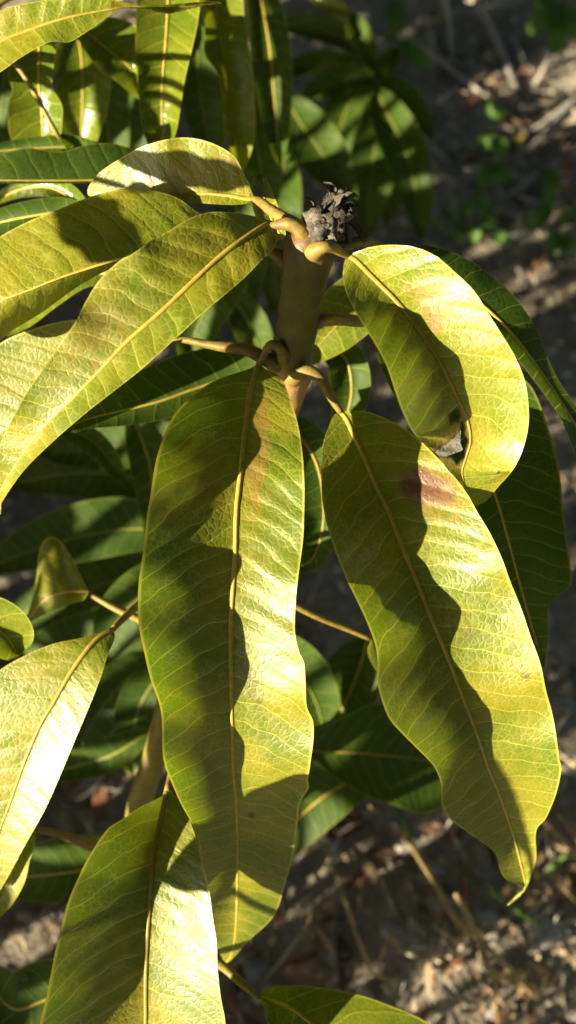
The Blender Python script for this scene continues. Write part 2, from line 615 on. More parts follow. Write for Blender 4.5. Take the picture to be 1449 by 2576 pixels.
    # midrib
    if rib:
        k = np.linspace(0, n - 1, max(24, n // 2)).round().astype(int)
        rr = np.interp(tt[k], [0, 0.08, 0.5, 0.9, 1.0], [rib * 1.15, rib * 1.1, rib * 0.8, rib * 0.4, rib * 0.16]) * 0.001
        base_pt = Cw[k]
        mo = link('midrib', tube_mesh('midrib', base_pt, rr, 8, flat=0.62), ribmat or M_RIB, o)
    if pet:
        c = crom(pet, 22)
        po = link('petiole', tube_mesh('petiole', P(c[:, 0], c[:, 1], c[:, 2]), c[:, 3] * 0.00116 * np.interp(np.linspace(0, 1, 22), [0, .15, .45, 1], [1.35, 1.22, 1.0, 1.0]), 12, lump=0.13), petmat or M_PET, o)
    return o


def leaf3d(name, length, width, droop, fold, n=14, m=3, curl=0.0, wv=0.0):
    """A plain leaf mesh lying along +X, base at the origin."""
    tt = np.linspace(0, 1, n)
    ang = -droop * tt
    seg = length / (n - 1)
    x = np.concatenate(([0], np.cumsum(np.cos(ang[:-1]) * seg)))
    z = np.concatenate(([0], np.cumsum(np.sin(ang[:-1]) * seg)))
    wd = width * 0.5 * prof(tt)
    verts, faces, uv, ed = [], [], [], []
    for i in range(n):
        for j in range(-m, m + 1):
            s = j / m
            f = fold + curl * abs(s)
            verts.append((x[i] - math.sin(ang[i]) * 0, s * wd[i] * math.cos(f), z[i] + abs(s) * wd[i] * math.sin(f) + wv * s * s * math.sin(9 * tt[i] + (2 if s > 0 else 0))))
            uv.append((s * wd[i] * 100, tt[i] * length * 100))
            ed.append(abs(s))
    k = 2 * m + 1
    for i in range(n - 1):
        for j in range(2 * m):
            q = i * k + j
            faces.append((q, q + k, q + k + 1, q + 1))
    me = mesh_from(name, verts, faces)
    ul = me.uv_layers.new(name='UVMap')
    for lp in me.loops:
        ul.data[lp.index].uv = uv[lp.vertex_index]
    at = me.attributes.new('edge', 'FLOAT', 'POINT')
    at.data.foreach_set('value', ed)
    return me


# ------------------------------------------------------------------ ground
def ground_mat():
    m, t = new_mat('soil')
    tc = N(t, 'TexCoord').outputs['Object']
    a = noise_(t, tc, 9, 6, 0.65)
    b = noise_(t, tc, 70, 5, 0.7)
    c = mixc(t, sstep(t, a, 0.35, 0.65), (0.37, 0.325, 0.275), (0.21, 0.18, 0.15))
    c = mixc(t, sstep(t, b, 0.42, 0.68), c, (0.46, 0.42, 0.36))
    c = mixc(t, sstep(t, noise_(t, tc, 22, 4, 0.7), 0.60, 0.70), c, (0.11, 0.092, 0.075))
    bp = N(t, 'Bump')
    bp.inputs['Strength'].default_value = 0.9
    bp.inputs['Distance'].default_value = 0.012
    h = math_(t, 'ADD', b, math_(t, 'MULTIPLY', noise_(t, tc, 25, 5, 0.7), 1.5))
    L(t, h, bp.inputs['Height'])
    pr = N(t, 'BsdfPrincipled')
    L(t, c, pr.inputs['Base Color'])
    pr.inputs['Roughness'].default_value = 0.95
    pr.inputs['Specular IOR Level'].default_value = 0.2
    L(t, bp.outputs[0], pr.inputs['Normal'])
    out = N(t, 'OutputMaterial')
    L(t, pr.outputs[0], out.inputs[0])
    return m


def gz(x, y):
    return 0.022 * mnoise.fractal(Vector((x * 2.3, y * 2.3, 3.1)), 1.0, 2.0, 4) + 0.006 * mnoise.noise(Vector((x * 19, y * 19, 0)))


def build_ground():
    ax = np.concatenate((-np.geomspace(60, 2.2, 9), np.linspace(-2, 2, 140), np.geomspace(2.2, 60, 9)))
    ay = np.concatenate((-np.geomspace(60, 1.5, 9), np.linspace(-1.3, 2.7, 140), np.geomspace(2.9, 60, 9)))
    v = [(x, y, gz(x, y)) for y in ay for x in ax]
    k = len(ax)
    f = [(j * k + i, j * k + i + 1, (j + 1) * k + i + 1, (j + 1) * k + i) for j in range(len(ay) - 1) for i in range(k - 1)]
    o = link('ground', mesh_from('ground', v, f), ground_mat())
    o['kind'] = 'structure'
    o['label'] = 'dry brown soil under the mango plants'
    return o


build_ground()


def litter():
    """Fine chaff, straw bits and crumbs too small to count."""
    verts, faces, cols = [], [], []
    r = random.Random(3)
    for _ in range(15000):
        x, y = r.uniform(-0.85, 0.85), r.uniform(-0.15, 1.75)
        z = gz(x, y) + r.uniform(0.001, 0.010)
        a = r.uniform(0, math.tau)
        kind = r.random()
        if kind < 0.55:
            ln, wd = r.uniform(0.015, 0.060), r.uniform(0.0008, 0.0024)
        else:
            ln, wd = r.uniform(0.006, 0.022), r.uniform(0.003, 0.010)
        ca, sa = math.cos(a), math.sin(a)
        tz = r.uniform(-0.25, 0.35)
        bnd = r.uniform(-0.2, 0.2)
        b = len(verts)
        for q in (-0.5, 0.0, 0.5):
            off = bnd * ln * (0.25 - q * q)
            cx = x + ca * q * ln - sa * off
            cy = y + sa * q * ln + ca * off
            cz = z + tz * (q + 0.5) * ln * 0.7
            ww = wd * (1.0 if q == 0 else 0.45)
            tw = r.uniform(-0.6, 0.6)
            verts.append((cx - sa * ww * 0.5, cy + ca * ww * 0.5, cz + tw * ww))
            verts.append((cx + sa * ww * 0.5, cy - ca * ww * 0.5, cz - tw * ww))
        faces += [(b, b + 1, b + 3, b + 2), (b + 2, b + 3, b + 5, b + 4)]
        k = r.random()
        if k < 0.45:
            c = (0.34, 0.285, 0.21)
        elif k < 0.75:
            c = (0.23, 0.16, 0.10)
        else:
            c = (0.28, 0.265, 0.245)
        g = r.uniform(0.7, 2.0)
        cols += [(c[0] * g, c[1] * g, c[2] * g, 1)] * 6
    me = mesh_from('leaf_litter', verts, faces, False)
    at = me.attributes.new('tint', 'FLOAT_COLOR', 'POINT')
    at.data.foreach_set('color', np.array(cols, np.float32).ravel())
    m, t = new_mat('chaff')
    pr = N(t, 'BsdfPrincipled')
    L(t, N(t, 'Attribute', attribute_name='tint').outputs['Color'], pr.inputs['Base Color'])
    pr.inputs['Roughness'].default_value = 0.8
    out = N(t, 'OutputMaterial')
    L(t, pr.outputs[0], out.inputs[0])
    o = link('leaf_litter', me, m)
    o['kind'] = 'stuff'
    o['label'] = 'straw bits and dry chaff strewn over the soil'
    o['category'] = 'litter'


litter()


# ------------------------------------------------------------------ the main mango shoot
def main_shoot():
    root = thing('mango_shoot', 'thick green mango shoot with a dried tip and large yellow-green drooping leaves', 'mango shoot', P(560, 1760, 0.90))
    sp_ = [(797, 572, .349, 6.0), (788, 588, .3500, 8.2), (782, 612, .352, 9.8), (778, 635, .3545, 10.5), (774, 662, 0.358, 10.1), (764, 715, 0.367, 9.5), (754, 775, 0.377, 9.2), (744, 835, 0.387, 9.4),
           (734, 885, .3945, 9.8), (727, 930, .4015, 10.8), (721, 962, .407, 10.6), (715, 1000, .414, 9.6), (700, 1060, 0.43, 8.8), (650, 1250, 0.49, 9), (600, 1480, 0.60, 9.5), (570, 1640, 0.74, 10), (560, 1760, 0.93, 11)]
    sc_ = crom(sp_, 110)
    sme = tube_mesh('stem', P(sc_[:, 0], sc_[:, 1], sc_[:, 2]), sc_[:, 3] * .001, 24, lump=0.09)
    tint = np.zeros((110, 24, 4), np.float32)
    yy = sc_[:, 1]
    for k in range(24):
        wob = np.array([14 * mnoise.noise(Vector((k * .5, v * .03, 2))) for v in yy])
        tint[:, k, 0] = np.clip((650 + wob - yy) / 55, 0, 1)
        tint[:, k, 1] = np.clip((yy + wob - 895) / 45, 0, 1) * np.clip((1120 - yy) / 80, 0, 1)
    at = sme.attributes.new('tint', 'FLOAT_COLOR', 'POINT')
    at.data.foreach_set('color', tint.ravel())
    stem = link('stem', sme, M_STEMT, root)
    # dried tip
    bm = bmesh.new()
    r = random.Random(5)
    lumps = [(803, 580, 0.345, 6.0), (797, 556, 0.344, 5.0), (818, 560, 0.342, 6.4), (836, 545, 0.342, 5.6), (845, 522, 0.341, 5.0), (850, 500, 0.342, 3.6), (822, 588, 0.346, 5.6), (838, 572, 0.345, 5.0), (862, 535, 0.344, 4.2), (815, 538, 0.343, 3.6)]
    for (x, y, d, rad) in lumps:
        g = bmesh.ops.create_icosphere(bm, subdivisions=3, radius=1.0)
        c = P(x, y, d)
        for v in g['verts']:
            q = v.co.copy()
            k = 1 + 0.5 * mnoise.noise(q * 1.8 + Vector((x, y, 0))) + 0.35 * mnoise.noise(q * 5.0 + Vector((y, x, 0)))
            v.co = Vector(c) + q * (rad * 0.001 * k)
    me = bpy.data.meshes.new('dried_tip')
    bm.to_mesh(me)
    bm.free()
    me.polygons.foreach_set('use_smooth', [True] * len(me.polygons))
    tipo = link('dried_tip', me, M_BUD, root)
    tipo['label'] = 'grey-brown shrivelled bud cluster at the top of the stem'
    smes = []
    for k in range(5):
        sm = leaf3d('scale', r.uniform(.004, .0075), r.uniform(.0035, .006), r.uniform(.6, 1.9), r.uniform(.2, .8), 7, 2, r.uniform(-.4, .6), .0006)
        sm.materials.append(M_BUD)
        smes.append(sm)
    axis = Vector(P(860, 470, .335) - P(800, 600, .35)).normalized()
    for k in range(46):                                           # curled dead scales
        x, y, d, rad = lumps[k % len(lumps)]
        q = Vector((r.gauss(0, 1), r.gauss(0, 1), r.gauss(0, 1))).normalized()
        q = (q + axis * .5).normalized()
        o = bpy.data.objects.new('scale', r.choice(smes))
        COL.objects.link(o)
        o.parent = tipo
        o.location = Vector(P(x, y, d)) + q * rad * .00075
        o.rotation_euler = (q * .6 + axis * .55).to_track_quat('X', 'Z').to_euler()
        o.rotation_euler.x += r.uniform(-1.5, 1.5)
    for pts in ([(866, 545, 0.350, 2.6), (890, 556, 0.351, 2.2), (905, 578, 0.352, 1.8), (922, 606, 0.352, 1.2)], [(868, 560, 0.350, 1.6), (873, 585, 0.350, 1.4), (878, 612, 0.350, 1.0)]):
        tube('bud_stalk', pts, M_BARK, tipo, 12, 8, lump=0.25)

    # centre leaf
    leaf(root,
         [(652, 915, .389), (645, 930, .386), (630, 984, .378), (615, 1094, .366), (605, 1194, .358), (595, 1288, .354), (592, 1388, .352), (585, 1498, .352), (580, 1588, .353), (582, 1738, .358), (587, 1932, .372), (595, 2032, .387), (597, 2157, .410), (595, 2307, .440), (585, 2392, .458), (567, 2424, .466)],
         [(650, 916), (620, 930), (545, 955), (490, 990), (440, 1040), (415, 1090), (392, 1160), (378, 1250), (369, 1300), (360, 1388), (350, 1453), (347, 1518), (350, 1578), (362, 1638), (380, 1713), (395, 1753), (406, 1798), (408, 1863), (410, 1903), (418, 1935), (435, 1977), (455, 2022), (480, 2067), (498, 2112), (512, 2200), (522, 2300), (545, 2380), (567, 2424)],
         [(654, 916), (672, 931), (700, 944), (724, 984), (750, 1070), (762, 1150), (766, 1230), (765, 1300), (762, 1363), (750, 1453), (744, 1513), (742, 1588), (752, 1638), (765, 1668), (769, 1728), (772, 1778), (787, 1813), (789, 1853), (782, 1913), (775, 1962), (777, 1982), (755, 2022), (747, 2082), (735, 2157), (720, 2212), (690, 2302), (625, 2367), (585, 2412), (567, 2424)],
         hl=[(0, 0), (.08, .002), (.2, .012), (.35, .017), (.5, .022), (.65, .025), (.75, .0275), (.84, .023), (.92, .011), (1, 0)], hr=[(0, 0), (.1, .004), (.3, .010), (.6, .013), (.7, .008), (.8, -.002), (.9, -.006), (1, 0)],
         p=1.6, wave=0.0030, wf=6.3, wph=0.15, n=220, m=30, rib=1.15, quilt=0.0002,
         pet=[(706, 935, .402, 2.8), (713, 897, .387, 2.4), (702, 876, .381, 2.0), (688, 866, .380, 1.9), (675, 872, .381, 1.7), (664, 893, .384, 1.45), (650, 920, .3865, 1.25)],
         marks=[(655, 1120, 26, 120, 4, 0, .55, .8), (635, 1200, 20, 90, 0, 0, .45, .8), (500, 1230, 45, 30, 20, 3, .25, 1.6), (520, 1150, 60, 45, 0, 0, .35, 1.3), (633, 2052, 9, 9, 0, 3, .9, .2), (640, 1720, 18, 40, 10, 3, .35, 1.6)], base=.5)
    # right leaf with the purple spot
    leaf(root,
         [(856, 1036, .393), (874, 1059, .390), (909, 1134, .384), (944, 1214, .379), (979, 1288, .376), (1004, 1353, .373), (1044, 1453, .371), (1084, 1553, .370), (1124, 1648, .371), (1164, 1753, .373), (1199, 1843, .378), (1229, 1932, .385), (1254, 1992, .391), (1284, 2077, .402), (1304, 2147, .413), (1321, 2230, .426), (1300, 2254, .43), (1277, 2277, .431)],
         [(854, 1036), (840, 1044), (827, 1074), (812, 1119), (808, 1194), (813, 1275), (832, 1353), (867, 1448), (894, 1503), (924, 1568), (944, 1623), (950, 1668), (950, 1718), (959, 1758), (979, 1808), (1009, 1843), (1044, 1878), (1074, 1908), (1094, 1932), (1109, 1972), (1112, 2027), (1134, 2062), (1174, 2092), (1224, 2127), (1249, 2152), (1259, 2192), (1279, 2217), (1314, 2231), (1297, 2250), (1276, 2275)],
         [(858, 1036), (874, 1034), (924, 1036), (984, 1059), (1034, 1089), (1080, 1130), (1134, 1188), (1174, 1240), (1204, 1293), (1234, 1343), (1264, 1408), (1284, 1463), (1314, 1538), (1334, 1598), (1359, 1668), (1374, 1738), (1389, 1793), (1399, 1848), (1407, 1908), (1412, 1937), (1399, 1997), (1374, 2057), (1352, 2082), (1347, 2112), (1349, 2157), (1339, 2192), (1325, 2232), (1305, 2257), (1279, 2279)],
         hl=[(0, 0), (.07, .003), (.2, .013), (.4, .020), (.6, .022), (.75, .017), (.9, .007), (1, 0)], hr=[(0, 0), (.1, .004), (.3, .012), (.6, .015), (.8, .010), (1, 0)],
         p=1.5, wave=0.0028, wf=5.4, wph=0.4, n=200, m=28, rib=1.15, quilt=0.0002,
         pet=[(722, 972, .405, 3.4), (738, 948, .3945, 3.2), (758, 936, .390, 2.7), (783, 936, .388, 2.4), (805, 950, .388, 2.2), (822, 978, .389, 1.9), (840, 1010, .391, 1.6), (858, 1038, .3925, 1.3)],
         marks=[(1066, 1226, 58, 47, 25, 1, 1.0, .35), (1105, 1240, 40, 34, 30, 1, .7, .7), (1080, 1235, 90, 66, 30, 0, .6, .5), (1155, 1590, 60, 25, 60, 3, .28, 1.9), (1325, 1705, 12, 12, 0, 3, .5, .8)],
         label='leaf with a purplish brown spot near its base')
    # upper right leaf, curled and eaten
    v4 = lambda q: [(724.5 + a * 0.5, 644 + b * 0.5) for a, b in q]
    leaf(root,
         [(872, 643, .350), (894, 654, .347), (939, 699, .342), (994, 754, .338), (1044, 814, .336), (1089, 879, .336), (1124, 944, .338), (1154, 1004, .342), (1177, 1059, .347), (1184, 1109, .352), (1172, 1152, .357), (1163, 1190, .362), (1175, 1232, .368), (1197, 1271, .374)],
         [(871, 646), (864, 669), (863, 699), (872, 739), (894, 784), (924, 834), (949, 874), (974, 924), (994, 984), (1014, 1039), (1044, 1094), (1094, 1139), (1124, 1179), (1154, 1211), (1180, 1250), (1196, 1272)],
         [(874, 641), (895, 634), (930, 622), (980, 616), (1040, 621), (1096, 644), (1149, 689), (1194, 734), (1229, 789), (1264, 844), (1294, 894), (1319, 954), (1329, 1014), (1329, 1074), (1314, 1134), (1289, 1184), (1254, 1224), (1224, 1259), (1199, 1272)],
         hl=[(0, 0), (.08, .004), (.25, .013), (.5, .016), (.7, .014), (.85, .002), (1, 0)], hr=[(0, 0), (.1, .004), (.3, .011), (.6, .014), (.8, .010), (1, 0)],
         p=1.5, wave=0.0015, wf=3.2, wph=0.2, n=230, m=46, mat=M_PALE, rib=1.05, quilt=0.00016,
         pet=[(782, 646, .354, 3.0), (790, 636, .3455, 2.7), (815, 622, .340, 2.1), (838, 624, .342, 1.8), (856, 634, .346, 1.5), (876, 645, .3495, 1.15)],
         marks=[(1075, 760, 30, 55, -15, 0, .5, 1.0), (1098, 815, 20, 30, 0, 0, .85, .5), (1060, 740, 30, 30, 0, 0, .4, 1.0)],
         holes=[v4([(815, 802), (832, 788), (850, 774), (862, 800), (853, 832), (832, 828), (820, 842)]),
                v4([(876, 838), (888, 862), (884, 898), (902, 930), (888, 975), (886, 1010), (868, 1026), (850, 1046), (828, 1014), (800, 1008), (868, 985), (880, 972), (868, 945), (868, 890)])],
         necro=v4([(742, 990), (770, 965), (812, 940), (850, 900), (872, 880), (868, 945), (880, 975), (866, 986), (800, 1006), (765, 1004)]),
         label='pale leaf with ragged holes and a grey dead patch')
    # large left leaf
    leaf(root,
         [(688, 564, .3475), (670, 563, .346), (600, 610, .339), (550, 649, .336), (485, 709, .333), (400, 789, .332), (320, 859, .333), (250, 934, .336), (185, 999, .340), (110, 1074, .348), (50, 1154, .358), (5, 1230, .370), (1, 1265, .376), (1, 1294, .382)],
         [(688, 562), (680, 556), (645, 545), (590, 535), (525, 534), (475, 550), (425, 580), (380, 605), (330, 640), (300, 656), (250, 704), (215, 759), (190, 809), (155, 859), (120, 909), (75, 974), (40, 1034), (10, 1094), (-5, 1140), (-8, 1200), (-3, 1255), (0, 1292)],
         [(689, 566), (698, 582), (697, 604), (685, 630), (665, 648), (620, 694), (575, 734), (515, 784), (450, 844), (400, 889), (350, 934), (280, 989), (210, 1044), (130, 1114), (60, 1184), (8, 1258), (3, 1278), (2, 1295)],
         hl=[(0, 0), (.1, .002), (.3, .004), (.6, .004), (.85, .002), (1, 0)], hr=[(0, 0), (.1, .004), (.3, .010), (.6, .012), (.85, .008), (1, 0)],
         p=1.5, wave=0.0016, wf=5.0, wph=0.1, n=190, m=26, rib=1.05, quilt=0.0002,
         pet=[(782, 612, .3535, 3.2), (764, 588, .3455, 2.9), (745, 570, .343, 2.5), (722, 563, .343, 2.2), (700, 565, .345, 1.7), (684, 567, .3468, 1.2)],
         marks=[(260, 830, 60, 100, 40, 0, .28, 1.2), (225, 800, 35, 30, 0, 3, .28, 1.9), (150, 980, 18, 6, 20, 3, .55, .9), (470, 610, 40, 25, 0, 3, .25, 1.8)])
    # leaf with the folded underside, behind it
    leaf(root,
         [(600, 600, .371), (520, 598, .367), (420, 618, .363), (330, 642, .361), (240, 669, .360), (150, 699, .360), (75, 729, .361), (0, 757, .363), (-70, 790, .368), (-160, 850, .38)],
         [(600, 597), (560, 570), (505, 540), (450, 500), (390, 480), (320, 474), (260, 485), (200, 505), (140, 530), (75, 555), (0, 595), (-70, 650), (-130, 740), (-160, 850)],
         [(600, 603), (520, 612), (420, 636), (330, 655), (260, 685), (190, 725), (100, 790), (30, 832), (0, 856), (-60, 890), (-120, 890), (-160, 852)],
         hl=[(0, 0), (.2, -.004), (.6, -.006), (1, 0)], hr=[(0, 0), (.3, -.012), (.7, -.020), (1, 0)], p=1.3, wave=0.001, n=120, m=20, mat=M_PALE, rib=0.7, quilt=0.00016,
         pet=[(728, 660, .362, 2.8), (705, 645, .359, 2.4), (680, 630, .360, 2.0), (640, 612, .366, 1.5), (600, 600, .3705, 1.0)])
    # upper arched leaf
    leaf(root,
         [(640, 499, .370), (620, 500, .370), (575, 492, .371), (525, 487, .372), (475, 490, .374), (430, 497, .376), (380, 504, .379), (300, 506, .385), (222, 490, .392)],
         [(640, 497), (632, 480), (615, 440), (590, 395), (550, 367), (500, 350), (450, 346), (400, 355), (350, 372), (300, 400), (250, 435), (222, 472), (220, 488)],
         [(640, 501), (622, 512), (575, 515), (500, 511), (450, 506), (400, 520), (300, 530), (222, 492)],
         hl=[(0, 0), (.2, .006), (.5, .010), (.8, .006), (1, 0)], hr=[(0, 0), (.5, .003), (1, 0)], p=1.3, wave=0.001, n=100, m=20, mat=M_PALE, rib=0.8, quilt=0.00014,
         pet=[(768, 602, .355, 2.8), (742, 570, .355, 2.5), (715, 550, .358, 2.3), (680, 527, .363, 2.1), (655, 508, .3675, 1.7), (636, 499, .370, 1.0)],
         marks=[(490, 430, 90, 38, -10, 0, .38, 1.5), (590, 425, 22, 45, 0, 0, .35, .8)])
    # leaf beyond the pale one, dark material standing in for its shade
    leaf(root,
         [(955, 622, .366), (1060, 660, .371), (1180, 740, .374), (1270, 820, .377), (1350, 920, .382), (1430, 1040, .390), (1500, 1160, .40), (1540, 1250, .41)],
         [(957, 626), (1000, 720), (1150, 800), (1230, 838), (1275, 869), (1330, 940), (1405, 1044), (1449, 1142), (1480, 1200), (1540, 1250)],
         [(957, 619), (1050, 615), (1110, 625), (1159, 644), (1204, 669), (1249, 704), (1289, 739), (1324, 784), (1354, 839), (1379, 904), (1409, 964), (1444, 1014), (1490, 1090), (1525, 1170), (1540, 1250)],
         hl=.006, hr=-.004, p=1.4, wave=0.001, n=90, m=16, mat=M_DARK, rib=0.9,
         pet=[(800, 625, .357, 2.6), (854, 620, .352, 2.2), (905, 608, .354, 2.0), (940, 613, .360, 1.6), (958, 623, .366, 1.1)])
    # leaf below it on the right
    leaf(root,
         [(935, 812, .402), (1040, 880, .404), (1130, 990, .406), (1200, 1120, .408), (1250, 1255, .412), (1290, 1400, .419), (1325, 1530, .430), (1348, 1610, .438), (1369, 1680, .446)],
         [(933, 818), (960, 930), (1030, 1070), (1090, 1200), (1130, 1330), (1180, 1470), (1240, 1570), (1320, 1650), (1369, 1680)],
         [(937, 808), (1060, 800), (1200, 860), (1290, 930), (1349, 994), (1404, 1169), (1417, 1288), (1437, 1438), (1432, 1478), (1395, 1505), (1379, 1530), (1380, 1600), (1369, 1680)],
         hl=.004, hr=.003, p=1.4, wave=0.001, n=90, m=16, mat=M_DARK, rib=1.0,
         pet=[(760, 820, .388, 2.7), (800, 805, .384, 2.6), (850, 803, .384, 2.5), (900, 808, .390, 2.2), (940, 815, .402, 1.2)])
    # leaf on the left petiole
    leaf(root,
         [(432, 857, .392), (340, 885, .394), (250, 920, .396), (120, 1000, .402), (0, 1090, .410), (-80, 1150, .42)],
         [(432, 855), (380, 825), (300, 803), (190, 804), (100, 822), (0, 863), (-60, 930), (-100, 1040), (-80, 1150)],
         [(432, 860), (380, 905), (280, 965), (150, 1050), (60, 1105), (0, 1140), (-80, 1155)],
         hl=.004, hr=.006, p=1.4, n=80, m=16, mat=M_YOUNG, rib=0.9, quilt=.00016,
         pet=[(722, 925, .400, 3.0), (690, 915, .391, 2.6), (655, 897, .387, 2.35), (620, 880, .386, 2.4), (570, 873, .386, 2.1), (520, 866, .388, 1.7), (470, 856, .390, 1.4), (430, 857, .392, 1.1)])
    # small leaf behind the stem
    leaf(root, [(1000, 700, .44), (920, 750, .44), (839, 829, .44), (790, 885, .443), (764, 926, .446)], wl=70, wr=80, hl=.004, hr=.004, mat=M_YOUNG, rib=.8, n=60, base=.6, tip=.8)
    leaf(root, [(712, 600, .372), (690, 565, .374), (672, 520, .378), (660, 475, .384), (655, 436, .392)], wl=36, wr=26, hl=.003, hr=.003, mat=M_YOUNG, rib=.6, n=50, base=.4, tip=.45)
    # shaded lower leaves of the same shoot
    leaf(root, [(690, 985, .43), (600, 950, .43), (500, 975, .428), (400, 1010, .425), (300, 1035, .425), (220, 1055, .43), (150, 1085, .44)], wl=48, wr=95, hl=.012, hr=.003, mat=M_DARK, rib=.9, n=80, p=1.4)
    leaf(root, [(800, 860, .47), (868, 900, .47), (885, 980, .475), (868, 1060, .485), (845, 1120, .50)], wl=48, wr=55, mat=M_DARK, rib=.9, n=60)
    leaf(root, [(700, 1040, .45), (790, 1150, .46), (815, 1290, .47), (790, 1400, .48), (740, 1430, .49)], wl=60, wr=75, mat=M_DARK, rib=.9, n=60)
    return root


main_shoot()


# ------------------------------------------------------------------ the shoot below it
def lower_shoot():
    root = thing('mango_shoot', 'second mango shoot, its leaves hanging under the long centre leaf', 'mango shoot', P(330, 2480, 0.84))
    tube('stem', [(505, 1500, .440, 6.0), (480, 1580, .447, 6.6), (450, 1680, .458, 7.0), (415, 1810, .472, 7.0), (388, 1910, .484, 7.0), (362, 1985, .494, 7.2), (345, 2060, .51, 7.5), (335, 2200, .57, 8), (330, 2380, .70, 9), (330, 2480, .86, 10)], M_STEM2, root, 50, 16, lump=0.05)
    # pale leaf at the left
    leaf(root,
         [(285, 1583, .404), (250, 1603, .401), (215, 1640, .398), (175, 1698, .397), (135, 1768, .398), (100, 1828, .400), (60, 1923, .404), (22, 2030, .410), (0, 2087, .414), (-20, 2160, .419), (-32, 2245, .426)],
         [(284, 1582), (240, 1594), (200, 1606), (140, 1618), (75, 1643), (0, 1685), (-60, 1740), (-95, 1850), (-95, 2000), (-65, 2150), (-34, 2245)],
         [(287, 1584), (288, 1608), (270, 1650), (250, 1713), (220, 1788), (190, 1858), (160, 1930), (115, 2032), (65, 2122), (0, 2239), (-30, 2250)],
         hl=[(0, 0), (.2, -.003), (.6, -.002), (1, 0)], hr=[(0, 0), (.2, .005), (.6, .007), (1, 0)], p=1.3, n=130, m=24, mat=M_PALE, rib=1.1, quilt=.00016,
         pet=[(490, 1540, .442, 2.4), (420, 1500, .440, 2.2), (380, 1505, .438, 1.9), (345, 1525, .420, 1.7), (310, 1556, .411, 1.5), (283, 1584, .4045, 1.2)],
         label='sunlit pale leaf of the lower shoot')
    # lower centre leaf
    leaf(root,
         [(421, 1985, .413), (415, 2010, .411), (405, 2057, .405), (390, 2132, .399), (382, 2207, .395), (377, 2282, .393), (370, 2382, .392), (367, 2482, .393), (367, 2576, .395), (362, 2750, .403), (345, 2950, .415), (320, 3100, .43)],
         [(420, 1987), (408, 2002), (390, 2012), (350, 2032), (310, 2060), (270, 2087), (225, 2152), (195, 2212), (170, 2272), (150, 2347), (135, 2412), (117, 2507), (100, 2576), (80, 2700), (90, 2850), (180, 3000), (320, 3100)],
         [(423, 1985), (436, 1995), (460, 2027), (492, 2104), (510, 2172), (525, 2232), (535, 2307), (545, 2372), (547, 2432), (555, 2507), (567, 2576), (570, 2700), (540, 2850), (440, 3010), (320, 3100)],
         hl=[(0, 0), (.1, .008), (.22, .018), (.6, .026), (1, 0)], hr=[(0, 0), (.1, .006), (.3, .013), (.6, .017), (1, 0)], p=1.4, wave=.0012, n=170, m=28, mat=M_YOUNG, rib=1.2, quilt=.0002,
         pet=[(440, 1700, .452, 2.8), (452, 1780, .440, 2.4), (448, 1860, .430, 2.1), (436, 1930, .420, 1.8), (420, 1990, .412, 1.3)])
    # small back-folded leaf
    leaf(root,
         [(222, 1489, .452), (190, 1488, .452), (155, 1490, .452), (112, 1510, .456), (60, 1571, .462)],
         [(222, 1486), (200, 1443), (175, 1393), (150, 1360), (127, 1350), (105, 1368), (95, 1408), (92, 1450), (80, 1510), (60, 1571)],
         [(222, 1492), (210, 1510), (190, 1515), (140, 1533), (60, 1571)], hl=-.018, hr=.004, p=1.2, n=60, m=14, mat=M_YOUNG, rib=1.0,
         pet=[(470, 1600, .450, 2.2), (400, 1576, .448, 2.0), (345, 1555, .447, 1.9), (290, 1530, .448, 1.7), (250, 1508, .450, 1.4), (218, 1490, .452, 1.1)])
    leaf(root, [(-130, 1530, .40), (-50, 1560, .40), (10, 1595, .402), (48, 1650, .41)], wl=75, wr=60, mat=M_GLOSS, rib=.7, n=50, base=.5, tip=.35)
    # leaf on the right going petiole
    leaf(root, [(935, 1606, .455), (985, 1640, .458), (1040, 1700, .465), (1090, 1790, .478)], wl=60, wr=62, mat=M_YOUNG, rib=.8, n=50, base=.4,
         pet=[(500, 1510, .444, 2.2), (600, 1488, .440, 2.0), (690, 1502, .440, 1.8), (745, 1524, .442, 1.7), (800, 1552, .445, 1.6), (864, 1577, .45, 1.5), (936, 1608, .455, 1.2)])
    leaf(root, [(925, 1598, .60), (905, 1680, .60), (862, 1780, .605), (800, 1880, .615)], wl=70, wr=90, mat=M_DARK, rib=.8, n=50, base=.6)
    leaf(root,
         [(700, 1876, .585), (790, 1888, .585), (900, 1894, .588), (1000, 1903, .592), (1080, 1916, .597), (1190, 1960, .605)],
         [(700, 1874), (760, 1846), (800, 1834), (870, 1800), (960, 1765), (1060, 1790), (1140, 1860), (1190, 1960)],
         [(700, 1879), (770, 1905), (829, 1947), (910, 1997), (1000, 2029), (1064, 2048), (1110, 2030), (1190, 1962)], hl=.004, hr=.004, n=60, mat=M_DARK, rib=.9)
    leaf(root, [(960, 1930, .63), (860, 1975, .63), (770, 2040, .635), (690, 2130, .645), (650, 2220, .655)], wl=72, wr=75, mat=M_DARK, rib=.9, n=50, base=.5, tip=.6)
    # petiole seen under the pale leaf and its shaded leaf
    leaf(root, [(84, 2084, .425), (40, 2150, .425), (20, 2220, .43), (-30, 2330, .44)], wl=40, wr=36, mat=M_YOUNG, rib=.6, n=50,
         pet=[(330, 2140, .52, 3.2), (250, 2132, .478, 3.0), (200, 2115, .458, 2.5), (150, 2098, .44, 1.8), (84, 2084, .425, 1.3)])
    leaf(root, [(330, 2120, .55), (230, 2180, .55), (130, 2200, .55), (20, 2210, .56), (-60, 2240, .57)], wl=75, wr=90, mat=M_DARK, rib=.9, n=50)
    leaf(root, [(300, 2560, .50), (150, 2510, .50), (40, 2540, .5), (-20, 2480, .51), (-60, 2400, .52)], wl=90, wr=100, mat=M_DARK, rib=.9, n=50)
